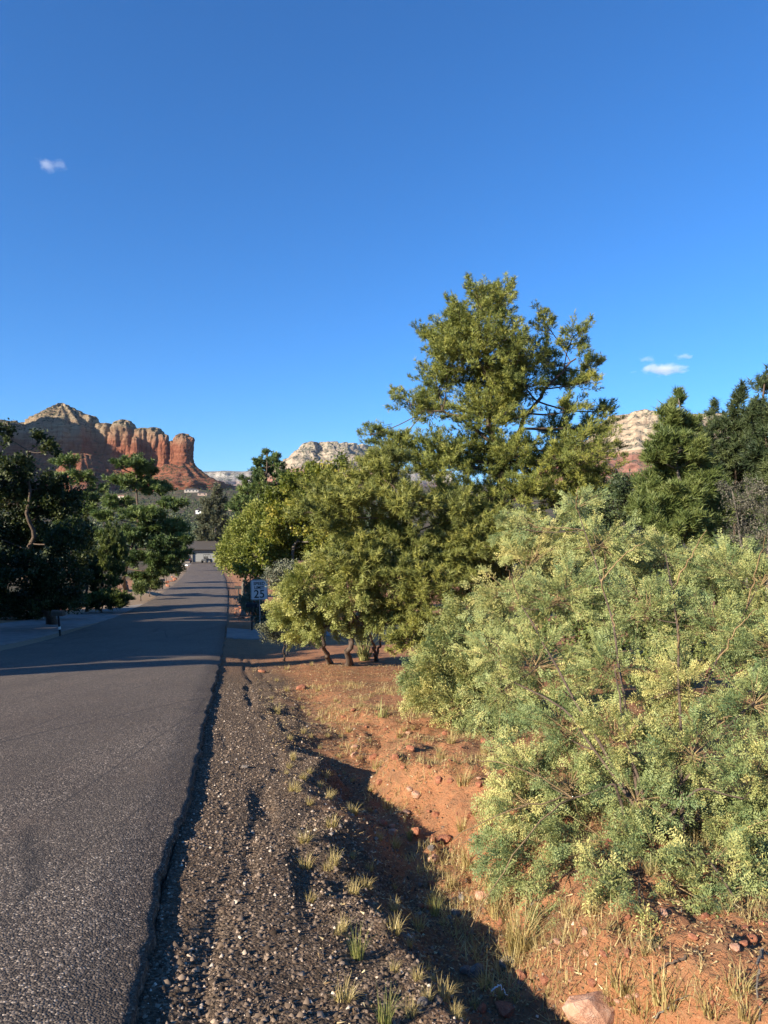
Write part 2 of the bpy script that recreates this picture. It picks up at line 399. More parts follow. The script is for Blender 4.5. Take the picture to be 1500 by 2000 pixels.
cc = ramp(t, noise(t, P, 2.2, 6, .65), [(.3, (.12, .105, .095)), (.7, (.23, .205, .185))])
cc = mix(t, maprange(t, voro(t, P, 60).outputs['Distance'], 0, .6, .35, 0), cc, (.07, .06, .055))
t.links.new(cc, b.inputs['Base Color']); b.inputs['Roughness'].default_value = .9; bump(t, b, noise(t, P, 60, 4), .3, .01)
M['drive'] = m
def ru_(u, y): return (float(xr(y)) + u / CR, y)
ribbon('driveway', [ru_(-12.5, 14), ru_(-12.0, 24), ru_(-10.6, 34), ru_(-8.4, 44), ru_(-6.04, 52)], [ru_(-7.1, 14), ru_(-6.75, 24), ru_(-6.5, 31), ru_(-6.06, 38), ru_(-6.04, 40)], M['drive'])
ribbon('driveway', [ru_(.06, 31.5), ru_(3, 31.6), ru_(9, 32.5)], [ru_(.06, 26.3), ru_(3, 27.0), ru_(9, 28.5)], M['drive'], dz=.02)
ribbon('driveway', [ru_(-11, 158), ru_(-6, 165), ru_(6, 170)], [ru_(-8, 150), ru_(0, 152), ru_(7, 155)], M['drive'], dz=.03)

# ------------------------------------------------------------------ red rock country
def column(cx, cy, prof, ay=1.0, rot=0.0, nseg=60, nz=50, flute=.10, seed=1, big=.16, ledge=.05, ff=4.0, terr=1.0):
    """prof: list of (z, half width); a weathered rock tower"""
    prof = np.array(sorted(prof)); zs = np.linspace(prof[0, 0], prof[-1, 0], nz)
    th = np.linspace(0, 2 * math.pi, nseg, endpoint=False)
    TH, Zg = np.meshgrid(th, zs); scale = max(prof[:, 1].max(), 1)
    bands = 9.0 / (prof[-1, 0] - prof[0, 0]) * terr
    tq = (Zg - prof[0, 0]) * bands + 2.2 * fbm(p3(np.cos(TH) * 2.4, np.sin(TH) * 2.4, Zg / scale), 4, seed + 60); fl_ = np.floor(tq)
    Zt = prof[0, 0] + (fl_ + smooth(.62, 1.0, tq - fl_)) / bands
    Rg = np.interp(.35 * Zg + .65 * Zt, prof[:, 0], prof[:, 1]) * np.where(Zg > prof[-1, 0] - 1e-6, .3, 1)
    q = p3(np.cos(TH) * 1.3, np.sin(TH) * 1.3, Zg / scale * .55)
    f = 1 + big * fbm(q * 1.2, 3, seed)
    fl = fbm(p3(np.cos(TH) * ff, np.sin(TH) * ff, Zg / scale * .9), 4, seed + 40)
    f = f + flute * (-np.abs(fl) * 2.2 + .5)
    f = f + ledge * fbm(p3(TH * .3, Zg / scale * 9.0, 0), 3, seed + 80) + .10 * fbm(p3(np.cos(TH) * 8, np.sin(TH) * 8, Zg / scale * 7), 4, seed + 90)
    Rg = Rg * f
    X = Rg * np.cos(TH); Y = Rg * np.sin(TH) * ay
    c, s = math.cos(rot), math.sin(rot)
    V = np.stack([cx + X * c - Y * s, cy + X * s + Y * c, Zg + fbm(q * 3, 3, seed + 7) * scale * .03], -1).reshape(-1, 3)
    i = np.arange((nz - 1) * nseg); rr = i // nseg; cc_ = i % nseg; a = rr * nseg + cc_; b_ = rr * nseg + (cc_ + 1) % nseg
    Fq = np.stack([a, b_, b_ + nseg, a + nseg], 1)
    top = len(V); V = np.vstack([V, [cx, cy, zs[-1]]])
    k = np.arange(nseg); e = (nz - 1) * nseg
    Ft = np.stack([e + k, e + (k + 1) % nseg, np.full(nseg, top), np.full(nseg, top)], 1)
    return V, np.vstack([Fq, Ft[:, [0, 1, 2, 2]]])

def rock_mass(name, cols, mat):
    Vs, Fs, n = [], [], 0
    Vt, Ftri = [], []
    for V, Fq in cols:
        tri = np.vstack([Fq[:, [0, 1, 2]], Fq[:, [0, 2, 3]]]); tri = tri[(tri[:, 0] != tri[:, 1]) & (tri[:, 1] != tri[:, 2]) & (tri[:, 0] != tri[:, 2])]
        Vs.append(V); Fs.append(tri + n); n += len(V)
    me = mesh_np(name, np.vstack(Vs), np.vstack(Fs))
    return tag(link(name, me, mat), kind='structure')

def rockmat(name, zred, zbuff, red=(.34, .135, .078), buff=(.41, .32, .215), green=.62, sc=.02):
    m, t, b = mat_new(name); P = pos(t)
    sep = t.nodes.new('ShaderNodeSeparateXYZ'); t.links.new(P, sep.inputs[0])
    wob = N(t, 'ShaderNodeMath', operation='MULTIPLY_ADD', i_1=(zbuff - zred) * 1.6, i_2=-(zbuff - zred) * .8); t.links.new(noise(t, P, sc, 4), wob.inputs[0])
    add = N(t, 'ShaderNodeMath', operation='ADD'); t.links.new(sep.outputs[2], add.inputs[0]); t.links.new(wob.outputs[0], add.inputs[1])
    base = mix(t, maprange(t, add.outputs[0], zred, zbuff), red, buff)
    mp = t.nodes.new('ShaderNodeMapping'); mp.inputs['Scale'].default_value = (.12, .12, 2.2); t.links.new(P, mp.inputs[0])
    band = noise(t, mp.outputs[0], sc * 4, 6, .65)
    base = mix(t, maprange(t, band, .46, .55, 0, .6), base, mix(t, 1.0, base, (.62, .52, .5), 'MULTIPLY'))
    mp2 = t.nodes.new('ShaderNodeMapping'); mp2.inputs['Scale'].default_value = (1, 1, .10); t.links.new(P, mp2.inputs[0])
    base = mix(t, maprange(t, noise(t, mp2.outputs[0], sc * 8, 6, .75), .52, .60, 0, .6), base, mix(t, 1.0, base, (.5, .42, .42), 'MULTIPLY'))
    g = t.nodes.new('ShaderNodeNewGeometry'); sn = t.nodes.new('ShaderNodeSeparateXYZ'); t.links.new(g.outputs['Normal'], sn.inputs[0])
    gm = N(t, 'ShaderNodeMath', operation='MULTIPLY'); t.links.new(maprange(t, sn.outputs[2], green - .18, green), gm.inputs[0]); t.links.new(maprange(t, noise(t, P, sc * 9, 5, .75), .47, .56), gm.inputs[1])
    base = mix(t, gm.outputs[0], base, (.045, .055, .03))
    t.links.new(base, b.inputs['Base Color']); b.inputs['Roughness'].default_value = .95; b.inputs['Specular IOR Level'].default_value = .1
    bump(t, b, noise(t, P, sc * 12, 6, .75), 1.0, 9.0)
    return m

def col_px(px, D, hw, dy=0, **k):
    """hw: list of (image row, half width in px) at distance D"""
    s = D / F
    prof = [(EYE + (HY - y) * s, w * s) for y, w in hw]
    return column((px - 750) * s, D + dy, prof, **k)

Z = lambda y, D: EYE + (HY - y) * D / F
rk = rockmat('coffee_red_rock', Z(884, 1500), Z(846, 1500))
cols = [
    col_px(118, 1500, [(787, 2), (792, 9), (799, 20), (808, 34), (818, 48), (830, 62), (845, 72), (870, 78), (905, 84), (955, 110)], ay=1.4, rot=.6, seed=2, flute=.09, nseg=110, nz=80, terr=2.6),
    col_px(30, 1500, [(826, 14), (832, 50), (840, 78), (870, 92), (955, 120)], ay=.9, rot=.5, seed=3, flute=.08, nseg=80, nz=50),
    col_px(-60, 1500, [(832, 14), (842, 50), (870, 92), (955, 120)], ay=.9, seed=13, flute=.08),
    col_px(-387, 1177, [(616, 40), (628, 100), (700, 140), (800, 190), (955, 260)], ay=.8, rot=.3, seed=19, flute=.10, nseg=90, nz=50),  # unseen peak left of the view, added and sized to shade the main wall
    col_px(171, 1480, [(810, 4), (814, 11), (824, 19), (840, 24), (870, 27), (955, 45)], ay=1.2, seed=4, flute=.12),
    col_px(150, 1500, [(822, 10), (830, 26), (850, 40), (955, 50)], ay=1.2, seed=44, flute=.12),
    col_px(203, 1475, [(826, 4), (830, 14), (842, 22), (870, 26), (955, 40)], ay=1.2, seed=5, flute=.12),
    col_px(240, 1450, [(819, 2), (822, 9), (828, 17), (838, 23), (855, 24), (880, 20), (900, 19), (920, 25), (955, 40)], ay=1.2, seed=6, flute=.20, terr=2),
    col_px(222, 1440, [(842, 4), (850, 12), (880, 16), (955, 26)], seed=16, flute=.14),
    col_px(252, 1415, [(868, 3), (874, 7), (900, 9), (955, 18)], seed=17, flute=.14),
    col_px(278, 1425, [(835, 3), (838, 10), (845, 16), (865, 17), (905, 15), (925, 20), (955, 36)], ay=1.2, seed=7, flute=.22, terr=2),
    col_px(300, 1430, [(834, 3), (837, 10), (845, 18), (865, 18), (905, 15), (925, 20), (955, 36)], ay=1.2, seed=8, flute=.22, terr=2),
    col_px(264, 1395, [(852, 3), (857, 7), (880, 9), (955, 18)], seed=18, flute=.14),
    col_px(318, 1395, [(847, 3), (850, 8), (861, 10), (868, 8), (885, 11), (905, 10), (925, 14), (955, 26)], seed=9, flute=.10),
    col_px(336, 1400, [(860, 3), (864, 8), (900, 9), (955, 18)], seed=10, flute=.10),
    col_px(357, 1370, [(846, 1), (848, 6), (852, 12), (857, 17), (866, 20), (880, 19), (896, 18), (907, 20), (912, 24), (918, 26), (955, 46)], seed=11, flute=.15, big=.07, terr=2, nz=90),
    col_px(371, 1366, [(853, 2), (855, 6), (860, 8), (868, 6), (880, 4)], seed=21, flute=.05, nz=30),
    col_px(352, 1365, [(908, 18), (915, 34), (924, 46), (935, 62), (948, 88), (975, 120)], ay=1.2, seed=12, flute=.05, ledge=.10, nseg=90),
    col_px(300, 1380, [(915, 14), (930, 40), (945, 70), (975, 120)], ay=1.1, seed=14, flute=.05, ledge=.10, nseg=90),
    col_px(215, 1400, [(918, 14), (930, 50), (945, 90), (975, 130)], ay=1.0, seed=15, flute=.05, ledge=.10, nseg=90),
]
rock_mass('red_rock_ridge', cols, rk)
rk_d = rockmat('red_dome_rock', 900, 1000, red=(.29, .12, .075))
rock_mass('red_rock_dome', [col_px(160, 1250, [(886, 3), (889, 14), (895, 24), (905, 33), (920, 40), (950, 60), (975, 80)], ay=1.1, seed=31, flute=.05, ledge=.09, nseg=90)], rk_d)
wb = rockmat('white_butte_rock', Z(935, 3500), Z(915, 3500), red=(.33, .17, .12), buff=(.40, .34, .255), green=.50, sc=.009)
rock_mass('white_butte', [
    col_px(622, 3500, [(865, 2), (867, 10), (871, 22), (878, 36), (888, 50), (898, 62), (912, 78), (940, 110), (980, 170)], ay=1.3, rot=.5, seed=51, flute=.07, big=.08, ledge=.03, nseg=130, nz=90, ff=2.4, terr=.7),
    col_px(685, 3750, [(871, 26), (874, 44), (882, 56), (900, 70), (940, 100), (980, 140)], ay=1.2, seed=52, flute=.07, big=.08, ledge=.03, nseg=110, nz=70, ff=2.4, terr=.7),
    col_px(660, 3620, [(869, 18), (873, 36), (884, 52), (900, 66), (980, 140)], ay=1.1, seed=55, flute=.07, big=.08, ledge=.03, nseg=110, nz=70, ff=2.4, terr=.7),
    col_px(728, 3300, [(889, 5), (893, 20), (908, 30), (950, 60)], ay=1.0, seed=53, flute=.10),
    col_px(585, 3350, [(902, 5), (908, 20), (920, 38), (950, 70), (980, 110)], seed=54, flute=.10, ff=3)], wb)
rb = rockmat('right_butte_rock', Z(902, 3000), Z(892, 3000), red=(.30, .15, .105), buff=(.43, .345, .24), green=.62, sc=.010)
rock_mass('cream_butte', [
    col_px(1236, 3000, [(807, 6), (810, 18), (818, 36), (832, 50), (850, 66), (872, 84), (890, 100), (905, 118), (960, 170)], ay=1.3, rot=.4, seed=61, big=.10, terr=1.0, flute=.10, nseg=120, nz=80, ff=3.4),
    col_px(1330, 3250, [(818, 20), (822, 60), (840, 90), (960, 150)], ay=1.2, seed=62, flute=.12, nseg=100, nz=60, ff=3),
    col_px(1140, 2900, [(880, 10), (888, 30), (898, 60), (960, 120)], ay=1.2, seed=63, flute=.10, nseg=90, nz=60, ff=3)], rb)
# long rim plateau far behind
xs_ = np.linspace(-3400, 700, 260); tz = np.linspace(0, 1, 60)
D0 = 7200.0
XS, TZ = np.meshgrid(xs_, tz)
H0 = Z(982, D0); H1 = Z(915.5, D0)
prof_d = np.interp(TZ, [0, .25, .34, .55, .62, .84, .92, .99, 1.0], [-900, -420, -390, -200, -180, -60, -30, 120, 2500])
cut = np.abs(fbm(p3(XS * .0028, TZ * 1.2), 4, 91)) * 520 + fbm(p3(XS * .010, TZ * 4), 3, 95) * 110
PY = D0 + prof_d + cut * (1 - TZ * .5)
PZ = H0 + (H1 - H0) * np.minimum(TZ, 1) + 8 * fbm(p3(XS * .004, 0), 3, 93)
pm = mesh_np('rim_plateau', np.stack([XS, PY, PZ], -1).reshape(-1, 3), grid_faces(60, 260))
rp = rockmat('rim_plateau_rock', Z(952, D0), Z(938, D0), red=(.27, .14, .11), buff=(.32, .295, .26), green=.5, sc=.005)
tag(link('rim_plateau', pm, rp), kind='structure')

# ------------------------------------------------------------------ foliage kit
def unit(v): return v / np.maximum(np.linalg.norm(v, axis=-1, keepdims=True), 1e-9)
def rsph(n, g=rng): return unit(g.normal(size=(n, 3)))

def frames(d, g=rng):
    d = unit(d); a = g.normal(size=d.shape); x = unit(a - (a * d).sum(-1, keepdims=True) * d); y = np.cross(d, x)
    return x, y, d

def scatter(templ, Pp, Dd, S, tint, g=rng):
    """templ: list of (V,F); one copy of a random template at every point"""
    n = len(Pp); which = g.integers(0, len(templ), n); Vs, Fs, Ts, b = [], [], [], 0
    for k, (tv, tf) in enumerate(templ):
        ix = np.nonzero(which == k)[0]
        if not len(ix): continue
        x, y, z = frames(Dd[ix], g); s = S[ix][:, None, None]
        V = Pp[ix][:, None] + s * (tv[None, :, :1] * x[:, None] + tv[None, :, 1:2] * y[:, None] + tv[None, :, 2:] * z[:, None])
        m_ = len(tv); Fq = tf[None] + (np.arange(len(ix)) * m_)[:, None, None] + b
        Vs.append(V.reshape(-1, 3)); Fs.append(Fq.reshape(-1, 3)); Ts.append(np.repeat(tint[ix], m_)); b += len(ix) * m_
    return np.vstack(Vs), np.vstack(Fs), np.concatenate(Ts)

def t_needles(n, L, w, axis, seed, splay=(.5, 1.25)):
    g = np.random.default_rng(seed); V, Fs = [], []
    for i in range(n):
        a = g.uniform(0, 2 * math.pi); sp = g.uniform(*splay); d = np.array([math.cos(a) * math.sin(sp), math.sin(a) * math.sin(sp), math.cos(sp)])
        o = np.array([0, 0, g.uniform(0, axis)]); s = unit(np.cross(d, g.normal(size=3))); l = L * g.uniform(.7, 1.15)
        k = len(V); V += [o - s * w / 2, o + s * w / 2, o + d * l]; Fs.append((k, k + 1, k + 2))
    return np.array(V), np.array(Fs)

def t_pinnate(pairs, L, ll, lw, seed, curl=.3):
    """feather leaf: rachis along z, paired leaflets"""
    g = np.random.default_rng(seed); V, Fs = [], []
    cv = g.uniform(-curl, curl, 2)
    for i in range(pairs):
        f = (i + .6) / pairs; o = np.array([cv[0] * L * f * f, cv[1] * L * f * f, L * f]); l = ll * (1 - .5 * abs(f - .45)) * g.uniform(.8, 1.2)
        for s in (-1, 1):
            d = unit(np.array([s * 1.0, g.uniform(-.35, .35), g.uniform(.25, .7)])); p = unit(np.cross(d, np.array([0, 1, 0.0]) + g.normal(size=3) * .35))
            k = len(V); V += [o, o + d * l * .6 + p * lw, o + d * l]; Fs.append((k, k + 1, k + 2))
    return np.array(V), np.array(Fs)

def t_leaves(n, L, w, spread, seed):
    """twig end with n pointed leaves, each a bent quad"""
    g = np.random.default_rng(seed); V, Fs = [], []
    for i in range(n):
        d = unit(g.normal(size=3) + np.array([0, 0, .7])); o = g.normal(size=3) * spread * .35 + np.array([0, 0, spread * g.uniform(0, 1)])
        s = unit(np.cross(d, g.normal(size=3))); nn = np.cross(d, s); l = L * g.uniform(.7, 1.2)
        k = len(V); V += [o, o + d * l * .5 + s * w / 2 + nn * l * .08, o + d * l, o + d * l * .5 - s * w / 2 + nn * l * .08]; Fs += [(k, k + 1, k + 2), (k, k + 2, k + 3)]
    return np.array(V), np.array(Fs)

def tubes(C, Rd, sides=4):
    """C (n,k,3) curves, Rd (n,k) radii"""
    n, k, _ = C.shape
    T = np.gradient(C, axis=1); T = unit(T)
    ref = np.zeros((n, 1, 3)); ref[..., 0] = .31; ref[..., 1] = .95; ref[..., 2] = .12
    x = unit(np.cross(T, np.broadcast_to(ref, T.shape))); y = np.cross(T, x)
    a = np.arange(sides) * 2 * math.pi / sides
    V = C[:, :, None] + Rd[:, :, None, None] * (np.cos(a)[None, None, :, None] * x[:, :, None] + np.sin(a)[None, None, :, None] * y[:, :, None])
    i = np.arange(n)[:, None, None] * k * sides; r = np.arange(k - 1)[None, :, None] * sides; s = np.arange(sides)[None, None, :]; s2 = (s + 1) % sides
    Fq = np.stack([i + r + s, i + r + s2, i + r + sides + s2, i + r + sides + s], -1).reshape(-1, 4)
    return V.reshape(-1, 3), Fq

def bez(A, Bm, Cc, tt):
    tt = tt[..., None]; return (1 - tt) ** 2 * A[:, None] + 2 * tt * (1 - tt) * Bm[:, None] + tt ** 2 * Cc[:, None]

def polyline(pts, k):
    P_ = np.array(pts, float); s = np.concatenate([[0], np.cumsum(np.linalg.norm(np.diff(P_, axis=0), axis=1))]); q = np.linspace(0, s[-1], k)
    C = np.stack([np.interp(q, s, P_[:, i]) for i in range(3)], 1)
    for _ in range(3): C[1:-1] = .25 * C[:-2] + .5 * C[1:-1] + .25 * C[2:]
    return C

def grow(name, label, cat, trunks, pads, templ, leaf, bark, density=1.0, limb_r=.05, twig_r=.006, branch=26, tufts=16, spread=.10,
         size=(.8, 1.25), up=.35, droop=0.0, group=None, seed=1, shell=.45, tint_bias=0.0, limbs=True, flame=0.0, inner=0.0, twig_mat=None, reach=.35, canes=()):
    """trunks: list of (points, r0, r1); pads: list of (centre, radii(3)); foliage sits on twigs that fill the pads"""
    g = np.random.default_rng(seed)
    base = np.array(trunks[0][0][0], float); base[2] = float(ground_z(base[0], base[1]))
    root = empty(name, base, label, cat, group)
    tv, tf, nb = [], [], 0
    TC = []
    for pts, r0, r1 in trunks:
        k = 26; C = polyline(pts, k); f = np.linspace(0, 1, k)
        C[1:-1] += fbm(p3(np.arange(k) * .35, seed * 3.7, np.arange(3)[:, None]), 2, seed).T[1:-1] * r0 * 1.3
        rad = r0 + (r1 - r0) * f ** .8; rad[0] *= 1.35; rad[1] *= 1.12
        V, Fq = tubes(C[None], rad[None], 9); V = V + fbm(V * (2.0 / max(r0, .02)), 2, seed)[:, None] * unit(V - C.repeat(9, 0)) * r0 * .22
        tv.append(V); tf.append(Fq + nb); nb += len(V); TC.append((C, rad))
    allT = np.vstack([c_ for c_, _ in TC]); allR = np.concatenate([r_ for _, r_ in TC])
    LP, LD, LS, LT = [], [], [], []
    twC, twR = [], []
    vol = np.array([np.prod(r) ** (2 / 3.) for _, r in pads]); vol = vol / vol.mean()
    for (c, r), vv in zip(pads, vol):
        c = np.array(c, float); r = np.array(r, float)
        # limb from the trunk
        dd = np.linalg.norm((allT - c) * [1, 1, 1.0], axis=1) + 1.4 * np.clip(allT[:, 2] - (c[2] - .15 * r[2]), 0, None)
        j = int(np.argmin(dd)); a = allT[j]; ln = np.linalg.norm(c - a)
        if limbs and ln > .05:
            mid = (a + c) / 2 + np.array([0, 0, -.08 * ln]) + g.normal(size=3) * .07 * ln
            lc = bez(a[None], mid[None], c[None], np.linspace(0, 1, 9)[None]); lr = np.linspace(min(allR[j] * .6, limb_r * (.6 + .4 * vv)), twig_r * 1.6, 9)[None]
            V, Fq = tubes(lc, lr, 5); tv.append(V); tf.append(Fq + nb); nb += len(V)
        n = max(4, int(branch * density * vv))
        d = rsph(n, g); d[:, 2] = d[:, 2] * (1 - .25 * up) + .25 * up; d = unit(d)
        rr = shell + (1.06 - shell) * g.uniform(0, 1, n) ** .6
        tip = c + d * r * rr[:, None] + g.normal(size=(n, 3)) * r * .06
        st = c + (a - c) * g.uniform(0, reach, n)[:, None] + d * r * .12 * g.uniform(0, 1, n)[:, None]
        mid = (st + tip) / 2; mid[:, 2] += (-.18 * up + .35 * droop) * np.linalg.norm(tip - st, axis=1)
        tip[:, 2] += flame * r[2] * g.uniform(0, 1, n) - droop * .25 * np.linalg.norm(tip - st, axis=1)
        C = bez(st, mid, tip, np.broadcast_to(np.linspace(0, 1, 4), (n, 4))); twC.append(C); twR.append(np.broadcast_to(np.linspace(twig_r, twig_r * .35, 4), (n, 4)) * g.uniform(.6, 1.3, n)[:, None])
        tt = (.30 - inner) + (.70 + inner) * g.uniform(0, 1, (n, tufts)) ** .75
        Q = bez(st, mid, tip, tt); Tn = bez(st, mid, tip, np.clip(tt + .08, 0, 1.1)) - Q
        sp = spread * (1.1 - .6 * tt)[..., None]
        off = rsph(n * tufts, g).reshape(n, tufts, 3) * sp * g.uniform(.2, 1, (n, tufts))[..., None]
        Dn = unit(Tn) * .8 + off / spread * .9 + np.array([0, 0, up]) - np.array([0, 0, droop * .6])
        LP.append((Q + off).reshape(-1, 3)); LD.append(Dn.reshape(-1, 3)); LS.append(g.uniform(size[0], size[1], n * tufts))
        LT.append((np.repeat(g.uniform(.25, .75, n), tufts) + g.normal(size=n * tufts) * .17 + tint_bias + .12 * g.normal()))
    P_ = np.vstack(LP); keep = P_[:, 2] > ground_z(P_[:, 0], P_[:, 1]) + .02
    V, Fc, T_ = scatter(templ, P_[keep], np.vstack(LD)[keep], np.concatenate(LS)[keep], np.clip(np.concatenate(LT), 0, 1)[keep], g)
    link('crown', mesh_np('crown', V - base, Fc, T_), leaf, root)
    C = np.vstack(twC); V, Fq = tubes(C, np.vstack(twR), 3)
    for e_ in canes:
        e_ = np.array(e_, float); k_ = int(np.argmin(np.linalg.norm(allT - e_, axis=1))); a_ = allT[k_]; md = (a_ + e_) / 2 + np.array([0, 0, .18]) * np.linalg.norm(e_ - a_) + g.normal(size=3) * .04
        cv = bez(a_[None], md[None], e_[None], np.linspace(0, 1, 12)[None]); cv[:, 1:-1] += g.normal(size=(1, 10, 3)) * .008
        Vc, Fq_ = tubes(cv, np.linspace(.0065, .0022, 12)[None], 5); link('cane', mesh_np('cane', Vc - base, Fq_, smooth_shade=True), M['twig'], root)
    if twig_mat is None:
        tv.append(V); tf.append(Fq + nb); nb += len(V)
    else:
        link('twigs', mesh_np('twigs', V - base, Fq, smooth_shade=True), twig_mat, root)['kind'] = 'stuff'
    link('trunk', mesh_np('trunk', np.vstack(tv) - base, np.vstack(tf), smooth_shade=True), bark, root)
    return root

def pad(px, py, rx, ry, d, deep=None):
    c = at(px, py, d); s = d / F
    return (c, (rx * s, (deep if deep is not None else (rx + ry) * .5 * s), ry * s))

# ------------------------------------------------------------------ the tall pinyon and its neighbours
T_pin = [t_needles(10, .085, .0125, .06, 100 + i) for i in range(6)]
D = 17.0
b0 = hit(985, 1283)
top = lambda px, py, d=D: at(px, py, d)
pp = [(935, 578, 38, 40), (985, 592, 30, 44), (1062, 628, 24, 36), (1122, 655, 26, 44), (888, 618, 32, 34), (838, 668, 36, 44), (925, 650, 52, 46), (1000, 668, 44, 44),
      (1060, 700, 36, 40), (1140, 722, 32, 36), (872, 712, 54, 30), (955, 735, 62, 42), (1100, 750, 36, 34), (1150, 745, 26, 26), (800, 788, 40, 28), (845, 805, 44, 34), (775, 770, 18, 14),
      (975, 800, 56, 48), (1195, 800, 26, 22), (1165, 835, 48, 32), (1090, 845, 46, 40), (1130, 790, 34, 30), (722, 850, 32, 20), (770, 872, 58, 36), (850, 885, 66, 44), (935, 880, 50, 44),
      (1010, 885, 52, 46), (1110, 900, 60, 42), (1175, 880, 36, 26), (1040, 960, 66, 56), (960, 970, 60, 54), (1120, 975, 60, 48), (870, 960, 60, 50), (1160, 950, 44, 40), (990, 1060, 76, 60), (1080, 1060, 60, 52), (900, 1050, 60, 56), (960, 1140, 70, 60), (1060, 1150, 70, 60), (905, 640, 36, 36), (1020, 740, 44, 44),  (925, 690, 95, 80), (1000, 735, 70, 70), (955, 810, 100, 66), (850, 745, 52, 44),  (1000, 905, 120, 60), (850, 900, 90, 56), (1140, 880, 74, 60), (1180, 940, 50, 46), (960, 600, 40, 46), (880, 670, 50, 50)]
grow('pinyon_pine', 'tallest tree, big olive-green pinyon pine with broad layered crown against the blue sky', 'tree',
     [([b0, at(982, 1100, D), at(975, 960, D), at(968, 850, D), at(950, 720, D), at(940, 590, D)], .20, .03),
      ([at(975, 930, D), at(1015, 830, D - .2), at(1060, 770, D - .2), at(1125, 700, D)], .075, .02),
      ([at(968, 870, D), at(900, 815, D + .1), at(830, 800, D)], .055, .018)],
     [pad(px, py, rx, ry, D + rng.uniform(-1.2, 1.2), deep=.5 * (rx + ry) * D / F * 1.5) for px, py, rx, ry in [(a_, b_, c_ * 1.14, d_ * 1.12) for a_, b_, c_, d_ in pp]],
     T_pin, M['pinyon'], M['bark'], branch=37, tufts=25, spread=.15, size=(.8, 1.35), up=.55, reach=.45, seed=21, flame=.22, shell=.35, limb_r=.045, twig_r=.007)
D = 15.2
pp = [(735, 945, 56, 38), (690, 975, 60, 36), (790, 985, 62, 46), (650, 1020, 46, 40), (720, 1040, 62, 50), (800, 1060, 62, 50), (870, 1080, 54, 56), (690, 1090, 56, 46), (770, 1120, 62, 50),
      (845, 1150, 60, 54), (790, 1190, 54, 48), (850, 1230, 52, 44), (800, 1250, 40, 36), (910, 1160, 44, 50), (640, 960, 34, 22), (600, 1000, 30, 28), (718, 908, 30, 20), (660, 945, 34, 22), (760, 900, 44, 32), (620, 965, 34, 26), (905, 1005, 56, 46), (955, 1045, 56, 50), (1015, 1050, 50, 46), (900, 1090, 56, 50)]
b0 = hit(835, 1296)
grow('pinyon_pine', 'bushy olive young pinyon filling the space below and left of the tallest tree', 'tree',
     [([b0, at(832, 1200, D), at(810, 1080, D), at(770, 950, D)], .11, .02)],
     [pad(px, py, rx * 1.25, ry * 1.22, D + rng.uniform(-.7, .7)) for px, py, rx, ry in pp], T_pin, M['pinyon2'], M['bark'],
     branch=36, tufts=22, spread=.15, size=(1., 1.5), reach=.45, up=.4, seed=22, flame=.15, shell=.35, limb_r=.035)
# young pine and dark pines on the right
D = 12.6
T_py = [t_needles(9, .10, .015, .06, 200 + i, (.35, 1.1)) for i in range(6)]
pp = [(1325, 785, 9, 24), (1308, 825, 22, 26), (1343, 838, 24, 26), (1318, 868, 36, 30), (1285, 895, 26, 26), (1358, 890, 30, 30), (1325, 925, 50, 36), (1278, 950, 34, 30), (1378, 950, 30, 34),
      (1325, 985, 58, 36), (1268, 1005, 36, 30), (1390, 1010, 34, 34), (1330, 1045, 62, 34)]
b0 = hit(1330, 1330)
grow('pine_tree', 'pointed light green young pine standing right of the tallest tree', 'tree',
     [([b0, at(1328, 1150, D), at(1326, 960, D), at(1325, 775, D)], .075, .01)],
     [pad(px, py, rx * 1.2, ry * 1.1, D + rng.uniform(-.4, .4)) for px, py, rx, ry in pp], T_py, M['pine_young'], M['bark_grey'],
     branch=36, tufts=22, spread=.10, size=(.9, 1.4), up=.7, seed=23, flame=.45, shell=.35, limb_r=.02)
D = 17.5
pp = [(1442, 785, 14, 34), (1428, 830, 28, 34), (1462, 840, 28, 40), (1395, 805, 8, 16), (1400, 850, 24, 34), (1430, 900, 46, 44), (1395, 930, 34, 40), (1460, 940, 44, 50), (1420, 1000, 46, 44), (1470, 1040, 50, 44), (1372, 870, 22, 34), (1385, 960, 36, 44), (1440, 860, 50, 50), (1480, 900, 50, 60), (1375, 1030, 44, 40)]
b0 = hit(1440, 1255)
grow('pine_tree', 'dark dense pine behind the pointed young pine near the right edge', 'tree',
     [([b0, at(1440, 1080, D), at(1440, 930, D), at(1441, 770, D)], .12, .015)],
     [pad(px, py, rx * 1.3, ry * 1.2, D + rng.uniform(-.5, .5)) for px, py, rx, ry in pp], T_pin, M['pine_shade_tone'], M['bark'], branch=34, tufts=18, spread=.14, size=(1.1, 1.7), up=.6, seed=24, flame=.3, shell=.3, limb_r=.03)
D = 16.0
pp = [(1492, 765, 14, 34), (1480, 810, 26, 30), (1515, 830, 30, 40), (1500, 890, 40, 44), (1530, 930, 44, 50), (1500, 980, 44, 44), (1550, 860, 30, 40), (1540, 1040, 50, 50)]
b0 = hit(1515, 1280)
grow('pine_tree', 'dark pine cut off by the right edge of the picture', 'tree',
     [([b0, at(1512, 1080, D), at(1505, 930, D), at(1493, 750, D)], .12, .015)],
     [pad(px, py, rx * 1.35, ry * 1.2, D + rng.uniform(-.4, .4)) for px, py, rx, ry in pp], T_pin, M['pine_shade_tone'], M['bark'], branch=34, tufts=18, spread=.14, size=(1.1, 1.7), up=.6, seed=25, flame=.35, shell=.3, limb_r=.03, tint_bias=.12)
